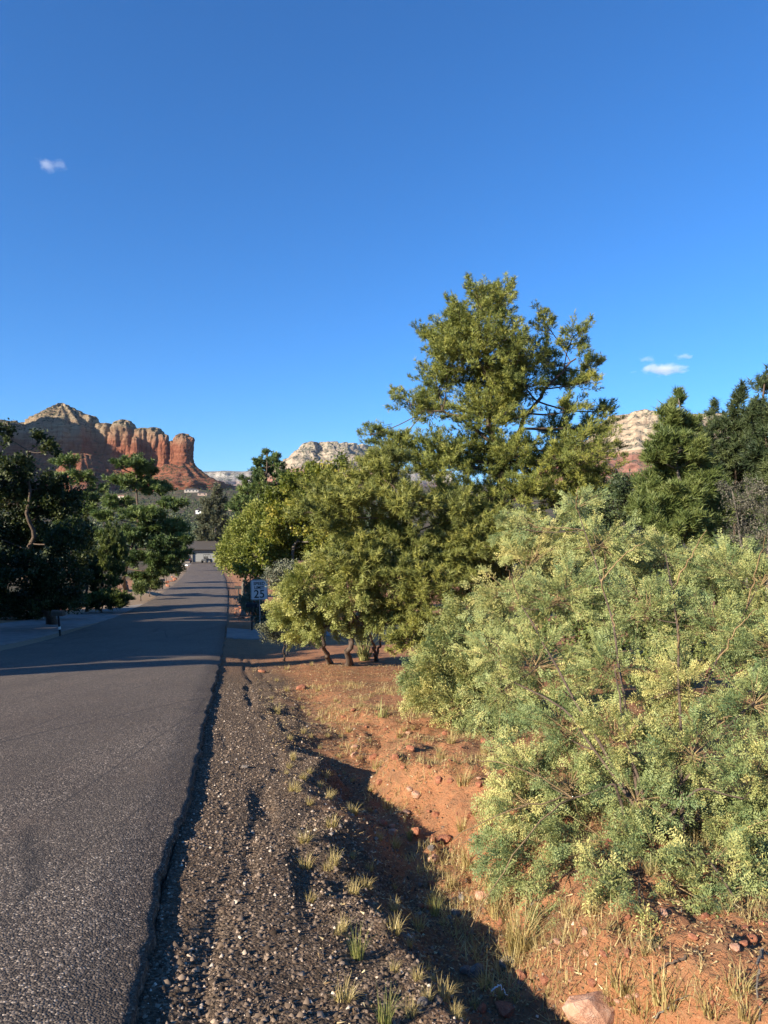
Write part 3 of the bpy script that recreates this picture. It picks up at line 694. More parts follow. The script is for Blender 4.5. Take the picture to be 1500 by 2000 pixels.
# dark thicket between the two pinyons' feet
D = 14.5
T_sm = [t_leaves(7, .07, .035, .10, 300 + i) for i in range(5)]
pp = [(1150, 1010, 60, 40), (1220, 1000, 50, 40), (1200, 950, 40, 30), (1080, 1110, 70, 50), (1180, 1090, 70, 60), (1280, 1080, 60, 60), (1230, 960, 30, 30)]
b0 = hit(1170, 1305)
grow('shrub_oak', 'dark leafy shrub in the gap between the tallest pinyon and the young pine', 'shrub',
     [([b0, at(1172, 1200, D), at(1175, 1050, D)], .05, .015), ([b0, at(1210, 1180, D), at(1230, 1000, D)], .04, .01)],
     [pad(px, py, rx, ry, D + rng.uniform(-.4, .4)) for px, py, rx, ry in pp], T_sm, M['pine_shade_tone'], M['bark'], branch=30, tufts=16, spread=.14, seed=26, limb_r=.02)
D = 7.6
T_gs = [t_leaves(5, .022, .010, .05, 320 + i) for i in range(5)]
pp = [(1425, 950, 22, 26), (1440, 995, 30, 30), (1470, 960, 26, 34), (1495, 1000, 36, 40), (1460, 1045, 40, 34), (1500, 1070, 40, 36), (1530, 990, 30, 50)]
b0 = hit(1475, 1430)
grow('grey_shrub', 'sparse grey twiggy shrub at the right edge in front of the dark pines', 'shrub',
     [([b0, at(1470, 1250, D), at(1450, 1080, D), at(1430, 960, D)], .022, .006), ([b0, at(1490, 1250, D), at(1500, 1080, D), at(1500, 960, D)], .022, .006)],
     [pad(px, py, rx, ry, D + rng.uniform(-.25, .25)) for px, py, rx, ry in pp], T_gs, M['grey_shrub'], M['bark_grey'], branch=20, tufts=9, spread=.05, seed=27, limb_r=.010, twig_r=.003)

D = 10.5
pp = [(1090, 1190, 70, 60), (1200, 1170, 70, 60), (1310, 1170, 70, 60), (1420, 1160, 70, 60), (1510, 1150, 60, 70), (1150, 1260, 70, 60), (1270, 1260, 70, 60), (1400, 1260, 80, 60), (1500, 1270, 60, 60), (1020, 1250, 60, 50), (1440, 1090, 60, 50), (1510, 1080, 60, 60), (1380, 1100, 50, 40)]
b0 = hit(1270, 1385)
grow('shrub_oak', 'olive-green shrub hidden behind the largest mesquite, glimpsed through its gaps', 'shrub',
     [([b0, at(1272, 1300, D), at(1275, 1180, D)], .05, .015), ([b0, at(1340, 1290, D), at(1400, 1180, D)], .04, .01)],
     [pad(px, py, rx, ry, D + rng.uniform(-.4, .4)) for px, py, rx, ry in pp], T_sm, M['juniper'], M['bark'], branch=22, tufts=12, spread=.14, seed=28, limb_r=.02)

# ------------------------------------------------------------------ mesquite shrubs in the foreground
T_mq = [t_pinnate(6, .080, .024, .0075, 400 + i) for i in range(6)]
A = [(1130, 985, 34, 36, 6.2), (1010, 1030, 46, 34, 6.4), (1060, 1070, 70, 50, 6.2), (1180, 1060, 80, 56, 6.0), (1290, 1095, 80, 56, 6.0), (1400, 1115, 80, 60, 5.8), (1490, 1140, 70, 66, 5.6), (985, 1160, 70, 54, 6.1),
     (1110, 1170, 88, 66, 5.6), (1245, 1190, 88, 66, 5.4), (1380, 1225, 88, 66, 5.2), (1500, 1260, 80, 76, 5.0), (970, 1265, 60, 56, 5.9), (1060, 1290, 84, 66, 5.3), (1190, 1310, 88, 66, 5.0),
     (1330, 1340, 88, 66, 4.8), (1470, 1380, 88, 76, 4.6), (985, 1375, 62, 50, 5.4), (1080, 1410, 84, 60, 4.9), (1210, 1440, 88, 66, 4.6), (1350, 1470, 88, 66, 4.4), (1490, 1500, 80, 66, 4.3),
     (1010, 1490, 62, 54, 4.8), (1110, 1530, 80, 58, 4.5), (1240, 1560, 86, 58, 4.3), (1380, 1590, 86, 62, 4.1), (1500, 1620, 66, 66, 4.0), (985, 1580, 44, 46, 4.6), (1045, 1640, 56, 46, 4.3),
     (1150, 1645, 76, 48, 4.15), (1280, 1670, 76, 46, 3.95), (1395, 1695, 76, 46, 3.85), (1490, 1720, 60, 46, 3.8), (1330, 1745, 60, 26, 3.75), (1180, 1725, 50, 28, 3.95), (1080, 1715, 46, 26, 4.0), (1440, 1765, 50, 24, 3.6), (1040, 1760, 30, 22, 3.8), (1250, 1765, 40, 18, 3.7),
     (1600, 1200, 90, 90, 5.2), (1610, 1380, 90, 90, 4.8), (1600, 1560, 90, 80, 4.3), (960, 1665, 34, 40, 4.25), (985, 1725, 30, 30, 4.05)]
b0 = hit(1270, 1640)
stems = []
for (px, py, d) in [(1130, 1000, 6.1), (1000, 1150, 6.0), (980, 1320, 5.5), (1300, 1080, 6.0), (1480, 1150, 5.6), (1560, 1300, 5.0), (1450, 1560, 4.2), (1120, 1560, 4.5), (1200, 1300, 5.0)]:
    e = at(px, py, d); mid = (b0 + e) / 2 + np.array([0, 0, .18]) + rng.normal(size=3) * .08
    stems.append(([b0 + rng.normal(size=3) * [.08, .08, 0], mid, e], .013, .004))
grow('mesquite_shrub', 'largest feathery pale green mesquite shrub filling the right foreground down to the red dirt', 'shrub', stems,
     [pad(px, py, rx * 1.3, ry * 1.25, min(d + .2 + rng.uniform(-.1, .2), hit(px, py)[1] - .12 if py > 1450 else 99), deep=.36) for px, py, rx, ry, d in A], T_mq, M['mesquite'], M['bark'], branch=38, tufts=24, spread=.055, size=(.55, 1.2),
     up=.15, droop=.25, seed=31, canes=[at(*q) for q in [(1180, 1075, 5.2), (1260, 1060, 5.3), (1495, 1045, 5.0), (1380, 1035, 5.2), (985, 1100, 5.6), (940, 1240, 5.2), (1130, 950, 5.9), (1040, 1030, 5.9), (1480, 1190, 4.6), (1330, 1200, 4.7), (900, 1490, 4.4), (885, 1640, 4.1), (920, 1810, 3.6), (1430, 1400, 4.2), (1100, 1350, 4.8), (1250, 1420, 4.4), (1200, 1180, 5.1)]], shell=.25, limb_r=.009, twig_r=.0030, inner=-.08, reach=.55, twig_mat=M['twig'])
Bp = [(905, 1205, 34, 34, 8.8), (880, 1260, 50, 44, 8.8), (940, 1250, 50, 50, 9.0), (850, 1310, 50, 44, 8.6), (920, 1320, 56, 50, 8.6), (830, 1360, 40, 32, 8.4), (890, 1380, 52, 34, 8.3), (960, 1370, 50, 44, 8.4), (990, 1280, 50, 60, 9.2), (940, 1420, 36, 24, 7.9), (815, 1320, 28, 24, 8.5)]
b0 = hit(905, 1432)
grow('mesquite_shrub', 'smaller mesquite shrub behind the largest one, its tip reaching out over bare red soil', 'shrub',
     [([b0, at(900, 1360, 8.5), at(880, 1260, 8.7)], .03, .008), ([b0, at(920, 1370, 8.6), at(950, 1240, 9)], .03, .008)],
     [pad(px, py, rx * 1.2, ry * 1.15, d) for px, py, rx, ry, d in Bp], T_mq, M['mesquite'], M['bark'], branch=30, tufts=24, spread=.11, size=(1.2, 1.9), up=.2, droop=.15, seed=32, shell=.3, limb_r=.012, twig_r=.004, tint_bias=.12, twig_mat=M['twig'])
# leaning-trunk mesquite tree by the speed sign
D = 15.6
T_ft = [t_pinnate(5, .14, .055, .018, 420 + i) for i in range(6)]
pp = [(560, 1172, 30, 28), (595, 1140, 42, 36), (640, 1100, 54, 44), (700, 1080, 50, 44), (562, 1208, 36, 26), (615, 1180, 54, 42), (680, 1150, 56, 48), (735, 1140, 40, 46), (640, 1220, 50, 28), (700, 1205, 44, 36), (590, 1235, 34, 20), (745, 1195, 34, 34), (535, 1192, 16, 18)]
b0 = hit(683, 1300); b1 = hit(645, 1297); b2 = hit(735, 1290)
grow('mesquite_tree', 'feathery yellow-green tree with dark leaning trunks beside the speed limit sign', 'tree',
     [([b0, at(679, 1268, D), at(688, 1215, D), at(676, 1160, D), at(660, 1090, D)], .085, .025), ([b1, at(632, 1262, D), at(622, 1215, D), at(590, 1150, D)], .07, .02),
      ([b2, at(728, 1250, D), at(715, 1215, D), at(690, 1200, D)], .05, .02), ([b2 + [0, 0, .1], at(748, 1235, D), at(757, 1200, D), at(735, 1130, D)], .035, .012)],
     [pad(px, py, rx * 1.15, ry * 1.15, D + rng.uniform(-.5, .5)) for px, py, rx, ry in pp], T_ft, M['mesquite2'], M['bark'], branch=34, tufts=22, spread=.13, size=(.85, 1.35), reach=.5, up=.1, droop=.35, seed=33, shell=.15, limb_r=.03, twig_r=.006)

# ------------------------------------------------------------------ trees further down the right side
T_bl = [t_leaves(6, .16, .095, .22, 500 + i) for i in range(6)]
T_bs = [t_leaves(6, .13, .065, .2, 520 + i) for i in range(6)]
D = 33.0
pp = [(540, 975, 34, 30), (590, 950, 44, 34), (645, 935, 44, 28), (560, 1015, 50, 40), (620, 1000, 54, 44), (665, 980, 34, 40), (500, 1088, 34, 30), (545, 1075, 44, 40), (600, 1060, 50, 40), (480, 1112, 28, 18), (530, 1110, 30, 20), (640, 1050, 40, 40), (610, 920, 14, 12), (668, 905, 8, 16)]
b0 = on_ground(at(570, 1150, D)[0], D)
grow('broadleaf_tree', 'rounded bright green leafy tree behind the speed limit sign', 'tree',
     [([b0, at(570, 1130, D), at(580, 1060, D), at(600, 960, D)], .16, .03)], [pad(px, py, rx, ry, D + rng.uniform(-1.2, 1.2)) for px, py, rx, ry in pp],
     T_bl, M['broad_green'], M['bark_grey'], branch=24, tufts=15, spread=.3, up=.3, seed=41, flame=.1, limb_r=.06, twig_r=.014)
D = 42.0
pp = [(455, 1060, 24, 30), (480, 1040, 34, 30), (510, 1010, 34, 26), (450, 1095, 22, 20), (480, 1080, 34, 30), (520, 1045, 34, 34), (500, 1000, 22, 18), (440, 1078, 14, 18)]
b0 = on_ground(at(475, 1150, D)[0], D)
grow('broadleaf_tree', 'yellowish-green round tree overhanging the road edge left of the bright green tree', 'tree',
     [([b0, at(476, 1140, D), at(480, 1080, D), at(490, 1020, D)], .14, .03)], [pad(px, py, rx, ry, D + rng.uniform(-1, 1)) for px, py, rx, ry in pp],
     T_bs, M['broad_yellow'], M['bark_grey'], branch=30, tufts=18, spread=.35, size=(1., 1.6), up=.2, seed=42, limb_r=.06, twig_r=.014)
T_pf = [t_needles(9, .34, .085, .22, 540 + i) for i in range(6)]
D = 78.0
pp = [(522, 890, 14, 12), (500, 908, 14, 12), (540, 905, 18, 16), (518, 920, 26, 20), (490, 935, 22, 18), (548, 935, 18, 22), (515, 955, 34, 22), (480, 965, 26, 20), (550, 965, 22, 22), (500, 985, 38, 22), (470, 995, 26, 20), (540, 995, 28, 22), (500, 1015, 40, 22)]
b0 = on_ground(at(512, 1150, D)[0], D)
grow('pine_tree', 'tall dark pine rising behind the bright green tree in front of the white butte', 'tree',
     [([b0, at(513, 1080, D), at(516, 980, D), at(522, 885, D)], .3, .05)], [pad(px, py, rx, ry, D + rng.uniform(-2, 2)) for px, py, rx, ry in pp],
     T_pf, M['pine_far'], M['bark'], branch=20, tufts=14, spread=.5, up=.4, seed=43, flame=.2, limb_r=.10, twig_r=.03)
D = 172.0
pp = [(424, 962, 10, 14), (412, 985, 18, 18), (432, 985, 14, 18), (405, 1015, 22, 20), (430, 1015, 18, 20), (395, 1045, 20, 16), (420, 1045, 24, 18), (442, 1040, 14, 20), (385, 1060, 10, 8)]
b0 = on_ground(at(428, 1100, D)[0], D)
grow('juniper_tree', 'grey-green juniper with a ragged pointed crown above the road end', 'tree',
     [([b0, at(424, 1090, D), at(420, 1040, D), at(424, 960, D)], .28, .05), ([at(425, 1090, D), at(405, 1055, D), at(395, 1035, D)], .15, .04)],
     [pad(px, py, rx, ry, D + rng.uniform(-1.5, 1.5)) for px, py, rx, ry in pp], [t_needles(9, .55, .16, .3, 560 + i) for i in range(5)], M['juniper_grey'], M['bark_grey'], branch=30, tufts=16, spread=.7, up=.4, seed=44, flame=.2, limb_r=.12, twig_r=.03)
# sage and yucca around the mesquite feet
D = 20.0
pp = [(545, 1135, 16, 14), (560, 1120, 20, 14), (535, 1120, 12, 10), (580, 1135, 20, 16)]
b0 = on_ground(at(560, 1240, D)[0], D)
grow('sage_shrub', 'pale grey sage shrub just right of the speed limit sign', 'shrub', [([b0, at(560, 1200, D), at(558, 1120, D)], .03, .008)],
     [pad(px, py, rx + 6, ry + 6, D + rng.uniform(-.3, .3)) for px, py, rx, ry in pp], T_gs, M['sage'], M['bark_grey'], branch=22, tufts=18, spread=.12, size=(2, 3), up=.3, seed=45, limb_r=.012, twig_r=.006)
D = 18.0
pp = [(520, 1232, 14, 14), (540, 1240, 20, 14), (565, 1238, 24, 14), (600, 1245, 26, 12), (550, 1220, 20, 12)]
b0 = on_ground(at(555, 1262, D)[0], D)
grow('dark_shrub', 'low dark twiggy shrub in shade under the feathery tree', 'shrub', [([b0, at(555, 1255, D), at(550, 1235, D)], .03, .01)],
     [pad(px, py, rx, ry, D + rng.uniform(-.3, .3)) for px, py, rx, ry in pp], T_gs, M['juniper_grey'], M['bark'], branch=30, tufts=16, spread=.1, size=(1.4, 2.4), up=.2, seed=46, limb_r=.012, twig_r=.006)
D = 34.0
pp = [(497, 1150, 14, 14), (485, 1178, 10, 16), (500, 1185, 14, 18), (512, 1200, 12, 14)]
b0 = on_ground(at(500, 1215, D)[0], D)
grow('sage_shrub', 'blue-green bush directly behind the speed limit sign and mailbox', 'shrub', [([b0, at(500, 1190, D), at(498, 1150, D)], .05, .015)],
     [pad(px, py, rx + 2, ry + 2, D + rng.uniform(-.3, .3)) for px, py, rx, ry in pp], T_bs, M['sage'], M['bark_grey'], branch=26, tufts=14, spread=.2, size=(.7, 1.1), up=.3, seed=47, limb_r=.02, twig_r=.01)

def blades(n, L, w, spread, lean, seed, segs=3):
    g = np.random.default_rng(seed); V, Fs, T_ = [], [], []
    for i in range(n):
        a = g.uniform(0, 2 * math.pi); r = spread * math.sqrt(g.uniform()); o = np.array([r * math.cos(a), r * math.sin(a), -.01])
        a2 = a + g.normal() * .8; le = g.uniform(.1, 1) * lean; l = L * g.uniform(.45, 1.1); d = np.array([math.cos(a2), math.sin(a2), 0]); s = np.array([-d[1], d[0], 0]); tn = np.clip(g.normal(.5, .22), 0, 1)
        k = len(V)
        for j in range(segs + 1):
            f = j / segs; ang = le * (f * .8 + .2)
            c_ = o + l * f * (d * math.sin(ang) + np.array([0, 0, math.cos(ang)])); ww = w * (1 - f) + w * .12
            V += [c_ - s * ww / 2, c_ + s * ww / 2]; T_ += [tn, tn]
        for j in range(segs): q = k + 2 * j; Fs.append((q, q + 1, q + 3, q + 2))
    return mesh_np('blades', np.array(V), np.array(Fs), np.array(T_))
def tuft_obj(name, me, mat, loc, label, cat, group=None, s=1.0, rz=0.0):
    o = link(name, me, mat); o.location = tuple(loc); o.rotation_euler = (0, 0, rz); o.scale = (s, s, s); return tag(o, label, cat, group)
p = hit(712, 1290)
tuft_obj('yucca_plant', blades(110, .95, .022, .12, 1.1, 5, 4), M['yucca'], p, 'spiky green blade-leaved yucca clump between the leaning trunks', 'plant')
p = hit(748, 1400)
tuft_obj('yucca_plant', blades(22, .26, .016, .06, .8, 6, 3), M['yucca'], p, 'small pale upright spiky plant on bare red soil left of the smaller mesquite', 'plant')

# ------------------------------------------------------------------ left side of the road
D = 58.0
pp = [(265, 903, 30, 15), (228, 908, 12, 7), (290, 922, 26, 12), (240, 940, 36, 14), (300, 952, 40, 15), (335, 985, 30, 14), (228, 980, 34, 14), (198, 1008, 22, 14), (280, 1003, 46, 16), (340, 1028, 30, 14),
      (200, 1042, 22, 12), (262, 1045, 42, 16), (318, 1062, 38, 14), (290, 1092, 46, 15), (345, 1085, 26, 12), (330, 1110, 36, 12), (285, 1125, 30, 10), (360, 1055, 18, 12), (300, 1030, 36, 12)]
b0 = hit(244, 1152)
grow('pine_tree', 'broad pine with flat layered branches and a bare trunk left of the road', 'tree',
     [([b0, at(246, 1125, D), at(258, 1080, D), at(268, 1000, D), at(266, 900, D)], .30, .06)], [pad(px, py, rx, ry, D + rng.uniform(-1.8, 1.8), deep=rx * D / F) for px, py, rx, ry in pp],
     T_pf, M['pine_far'], M['bark'], branch=26, tufts=16, spread=.34, size=(.7, 1.1), up=.45, seed=51, limb_r=.06, twig_r=.025)
D = 66.0
pp = [(130, 905, 26, 14), (160, 935, 30, 14), (110, 935, 24, 14), (165, 975, 34, 14), (120, 975, 34, 16), (180, 1000, 26, 14), (140, 1020, 40, 18), (100, 1050, 40, 20), (160, 1060, 30, 20), (190, 955, 20, 10)]
b0 = on_ground(at(140, 1160, D)[0], D)
grow('pine_tree', 'pine behind the dark leafy tree at left, under the red dome', 'tree',
     [([b0, at(140, 1100, D), at(140, 1000, D), at(135, 900, D)], .3, .06)], [pad(px, py, rx, ry, D + rng.uniform(-1.5, 1.5)) for px, py, rx, ry in pp],
     T_pf, M['pine_far'], M['bark'], branch=20, tufts=15, spread=.4, size=(.8, 1.2), up=.45, seed=52, limb_r=.06, twig_r=.025)
D = 31.0
pp = [(8, 850, 12, 22), (78, 862, 13, 18), (98, 878, 12, 8), (30, 915, 36, 26), (105, 945, 30, 22), (30, 975, 54, 40), (125, 985, 44, 38), (80, 1000, 44, 40), (55, 1050, 60, 44), (140, 1055, 40, 36), (40, 1120, 54, 44), (115, 1120, 46, 40), (70, 1170, 56, 28), (130, 1165, 36, 26), (-40, 920, 50, 50), (-50, 1030, 50, 60), (170, 1110, 16, 30), (0, 1185, 40, 20)]
b0 = on_ground(at(50, 1220, D)[0], D + 2.5)
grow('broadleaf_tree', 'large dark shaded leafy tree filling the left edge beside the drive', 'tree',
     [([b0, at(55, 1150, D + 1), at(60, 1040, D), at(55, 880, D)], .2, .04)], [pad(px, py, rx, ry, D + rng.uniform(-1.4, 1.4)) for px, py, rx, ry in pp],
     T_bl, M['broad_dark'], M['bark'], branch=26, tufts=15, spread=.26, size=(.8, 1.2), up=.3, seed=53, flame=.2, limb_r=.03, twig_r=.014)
T_jn = [t_needles(8, .15, .05, .16, 580 + i, (.15, .6)) for i in range(5)]
D = 46.0
pp = [(212, 1050, 9, 26), (228, 1055, 9, 28), (205, 1078, 13, 28), (225, 1085, 15, 30), (242, 1080, 9, 24), (190, 1108, 10, 26), (212, 1115, 18, 30), (235, 1115, 14, 26), (192, 1138, 12, 16), (218, 1142, 18, 14)]
b0 = on_ground(at(215, 1165, D)[0], D)
grow('juniper_tree', 'upright flame-shaped green juniper left of the pine trunk', 'tree', [([b0, at(215, 1130, D), at(216, 1060, D)], .12, .03)],
     [pad(px, py, rx, ry, D + rng.uniform(-.4, .4)) for px, py, rx, ry in pp], T_jn, M['juniper'], M['bark'], branch=26, tufts=18, spread=.16, size=(.8, 1.3), up=1.2, seed=54, flame=.35, limb_r=.03, twig_r=.01)
D = 43.0
pp = [(155, 1180, 20, 9), (180, 1170, 26, 11), (210, 1163, 28, 11), (235, 1168, 22, 11), (195, 1180, 34, 10), (225, 1180, 26, 9), (168, 1172, 18, 8)]
b0 = on_ground(at(198, 1190, D)[0], D)
grow('spreading_juniper', 'low spreading juniper shrub with fringed tips beside the drive', 'shrub', [([b0, b0 + [0, 0, .2], b0 + [.1, .1, .5]], .06, .03)],
     [pad(px, py, rx, ry, D + rng.uniform(-.5, .5), deep=.9) for px, py, rx, ry in pp], T_jn, M['juniper'], M['bark'], branch=28, tufts=18, spread=.15, size=(.8, 1.2), up=.35, seed=55, flame=.2, limb_r=.03, twig_r=.01)
D = 30.0
pp = [(-6, 1105, 10, 22), (-6, 1130, 12, 26), (-7, 1160, 14, 26), (-7, 1190, 14, 20)]
b0 = on_ground(at(-7, 1222, D)[0], D)
grow('juniper_tree', 'sliver of green columnar juniper cut by the left edge', 'tree', [([b0, at(-7, 1180, D), at(-7, 1100, D)], .07, .02)],
     [pad(px, py, rx, ry, D) for px, py, rx, ry in pp], T_jn, M['broad_green'], M['bark'], branch=16, tufts=14, spread=.13, up=1.2, seed=56, flame=.2, limb_r=.02)
D = 37.5
pp = [(10, 1188, 26, 22), (45, 1190, 28, 22), (80, 1188, 28, 22), (112, 1182, 22, 20), (140, 1176, 18, 18), (-25, 1190, 28, 22), (60, 1165, 30, 20), (110, 1160, 24, 20)]
b0 = on_ground(at(70, 1212, D)[0], D)
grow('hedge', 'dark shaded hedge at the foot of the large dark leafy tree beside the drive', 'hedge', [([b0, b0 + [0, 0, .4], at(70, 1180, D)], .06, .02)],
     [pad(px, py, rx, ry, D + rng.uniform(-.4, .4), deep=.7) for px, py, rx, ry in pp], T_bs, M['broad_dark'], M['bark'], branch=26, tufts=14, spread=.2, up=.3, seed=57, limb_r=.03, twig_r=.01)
D = 44.0
pp = [(168, 1090, 16, 34), (180, 1125, 20, 30), (160, 1140, 20, 24), (190, 1155, 18, 14), (150, 1110, 16, 30), (172, 1060, 10, 22)]
b0 = on_ground(at(170, 1190, D)[0], D)
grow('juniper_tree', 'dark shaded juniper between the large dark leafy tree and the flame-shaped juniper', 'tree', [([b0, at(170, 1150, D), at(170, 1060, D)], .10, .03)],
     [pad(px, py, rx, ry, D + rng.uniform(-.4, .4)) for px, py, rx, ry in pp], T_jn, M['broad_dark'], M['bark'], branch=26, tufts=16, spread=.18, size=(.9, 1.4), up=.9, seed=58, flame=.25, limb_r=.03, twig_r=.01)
# shrubs on the left verge further down
for i, (px, py, d, rx, ry, lab) in enumerate([(292, 1138, 62, 26, 13, 'dark round shrub on the left verge right of the pine trunk'), (275, 1148, 56, 10, 8, 'small olive shrub low on the left verge beside the pine trunk'),
                                              (325, 1105, 84, 30, 16, 'dark shrub mass below the layered pine beside the red stones'), (345, 1075, 120, 24, 18, 'dark tree beside the garage at the end of the road'), (437, 1095, 120, 14, 18, 'olive bush beside the far right end of the garage')]):
    b0 = on_ground(at(px, py + ry, d)[0], d)
    grow('round_shrub', lab, 'shrub', [([b0, b0 + [0, 0, .4], at(px, py, d)], .05, .02)], [pad(px - rx * .5, py, rx * .6, ry, d), pad(px + rx * .45, py + ry * .1, rx * .6, ry * .9, d), pad(px, py - ry * .3, rx * .6, ry * .7, d + .5)],
         T_bs if d < 80 else T_pf, M['juniper'] if i != 3 else M['pine_far'], M['bark'], branch=30, tufts=14, spread=.2, seed=60 + i, limb_r=.03, twig_r=.01)

# trees standing left of the frame, whose shade falls across the road
T_big = [t_leaves(7, .20, .13, .3, 600 + i) for i in range(5)]
def side_tree(x, y, h, w, seed, label):
    b0 = on_ground(x, y); pads = []
    for k in range(15):
        f = (k + .5) / 15; a = k * 2.4; rr = w * (.25 + .75 * math.sin(math.pi * min(1, .25 + f * .75))) * .45
        pads.append((b0 + [rr * math.cos(a), rr * math.sin(a), h * (.08 + .86 * f)], (w * .36 * (1.15 - .5 * f), w * .36 * (1.15 - .5 * f), h * .12)))
    return grow('juniper_tree', label, 'tree', [([b0, b0 + [0.05, 0, h * .5], b0 + [0, .05, h * .95]], .16, .03)], pads, T_big, M['juniper'], M['bark'], branch=16, tufts=12, spread=.3, up=.5, seed=seed, flame=.15, group='trees left of the frame', limb_r=.05, twig_r=.012)
T_big = [t_leaves(6, .34, .24, .4, 600 + i) for i in range(5)]
lab = 'juniper standing left of the frame, shading the road'
SIDE = [(-21, 7.6, 1.15), (-21, 10.8, 1.3), (-21, 14.2, 1.35), (-21.5, 17.8, 1.35), (-22, 21.5, 1.3), (-33, 20, 1.3), (-38, 26, 1.4), (-30, 12.5, 1.15), (-29, 27, 1.3), (-34, 31.5, 1.35), (-38, 38, 1.2), (-20.5, 3.3, .95)]
proto = side_tree(SIDE[0][0], SIDE[0][1], 7.0, 4.2, 70, lab); proto.scale = (1.1, 1.1, 1.1)
for i, (x, y, sc_) in enumerate(SIDE[1:]):
    c_ = proto.copy(); COL.objects.link(c_); c_.location = tuple(on_ground(x, y)); c_.scale = (sc_ if sc_ > 1 else .3, sc_ if sc_ > 1 else .3, sc_ * (1 if sc_ > 1 else 1.25)); c_.rotation_euler = (0, 0, i * 1.3)
    for ch in proto.children:
        k = ch.copy(); COL.objects.link(k); k.parent = c_

# ------------------------------------------------------------------ speed limit sign, mailboxes
def text_mesh(body, size, bold=0.0):
    cu = bpy.data.curves.new('lettering', 'FONT'); cu.body = body; cu.size = size; cu.align_x = 'CENTER'; cu.align_y = 'CENTER'; cu.extrude = .0015; cu.offset = bold
    o = bpy.data.objects.new('tmp', cu); COL.objects.link(o); dg = bpy.context.evaluated_depsgraph_get(); dg.update()
    me = bpy.data.meshes.new_from_object(o.evaluated_get(dg)); bpy.data.objects.remove(o); me.materials.clear(); return me
D = 25.6
sb = on_ground(at(508, 1250, D)[0], D)
root = empty('speed_limit_sign', sb, 'white SPEED LIMIT 25 road sign on a thin post, partly hidden by leaves', 'sign', rz=R(-4))
zt = at(508, 1132, D)[2] - sb[2]; zb = at(508, 1171.5, D)[2] - sb[2]
root.rotation_euler = (0, R(-1.2), R(3))
hw = .305
MB().cyl((0, .03, -.3), (0, .03, zt - .06), .022, n=8).build('post', M['metal_grey'], root)
panel = MB().prism([(-hw + .03, zb), (hw - .03, zb), (hw, zb + .03), (hw, zt - .03), (hw - .03, zt), (-hw + .03, zt), (-hw, zt - .03), (-hw, zb + .03)], 0, .004).build('panel', M['sign_white'], root)
fr = MB(); e, w_ = .012, .012
fr.box(-hw + e, hw - e, -.003, -.0005, zt - e - w_, zt - e).box(-hw + e, hw - e, -.003, -.0005, zb + e, zb + e + w_)
fr.box(-hw + e, -hw + e + w_, -.003, -.0005, zb + e + w_, zt - e - w_).box(hw - e - w_, hw - e, -.003, -.0005, zb + e + w_, zt - e - w_)
fr.build('border', M['sign_black'], root)
Hh = zt - zb
for body, fz, sz in (('SPEED', .80, .150), ('LIMIT', .60, .150), ('25', .27, .40)):
    o = link('lettering', text_mesh(body, sz, .004), M['sign_black'], root); o.location = (0, -.002, zb + Hh * fz); o.rotation_euler = (R(90), 0, 0)

def mailbox(px, py_base, d, height, label, col='metal_black', rz=0.0, lean=0.0, band=False, post='metal_black', L=.48, pw=.025):
    b0 = on_ground(at(px, py_base, d)[0], d)
    root = empty('mailbox', b0, label, 'mailbox'); root.rotation_euler = (0, lean, rz)
    MB().box(-pw, pw, -pw, pw, -.25, height - .22).build('post', M[post], root)
    arch = [(-.085, 0), (.085, 0), (.085, .12)] + [(.085 * math.cos(q), .12 + .085 * math.sin(q)) for q in np.linspace(.3, math.pi - .3, 7)] + [(-.085, .12)]
    bx = MB().prism([(x, z + height - .22) for x, z in arch], -L / 2, L / 2).build('box', M[col], root)
    MB().prism([(x * 1.06, z * 1.03 + height - .223) for x, z in arch], -L / 2 - .015, -L / 2).build('door', M[col], bx)
    MB().box(.088, .094, -.1, -.08, height - .16, height + .03).box(.088, .094, -.1, -.02, height - .01, height + .03).build('flag', M['red_lens'], bx)
    if band: MB().box(-pw - .006, pw + .006, -pw - .006, pw + .006, .30, .40).build('reflector_band', M['white_paint'], root)
    return root
mailbox(492, 1240, 31.0, 1.24, 'black mailbox on a thin post right under the speed limit sign', rz=R(80), L=.5)
mailbox(466, 1176, 55.0, 1.30, 'black mailbox at the right road edge beyond the red stones', rz=R(80), L=.6, pw=.04)
mailbox(118, 1243, 26.8, 1.05, 'brown mailbox on a leaning black post with white band, left of the road', rz=R(75), lean=R(-9), band=True, col='wood')
mailbox(317, 1152, 74.0, 1.05, 'brown wooden mailbox on the left verge near the layered pine', col='wood', post='wood', rz=R(70), pw=.05)
mailbox(348, 1126, 100.0, 1.1, 'small dark mailbox among the red stones far down the left verge', rz=R(60), pw=.04)
mailbox(364, 1112, 122.0, 1.15, 'small white mailbox near the far left end of the road', col='white_paint', rz=R(60), L=.7)
b0 = on_ground(at(447, 1166, 62)[0], 62)
root = empty('marker_post', b0, 'thin dark marker post on the right road edge beside the far mailbox', 'post')
MB().cyl((0, 0, -.2), (0, 0, 1.0), .03, n=8).build('stake', M['metal_black'], root); MB().cyl((0, 0, .84), (0, 0, .94), .034, n=8).build('reflector_band', M['metal_grey'], root)

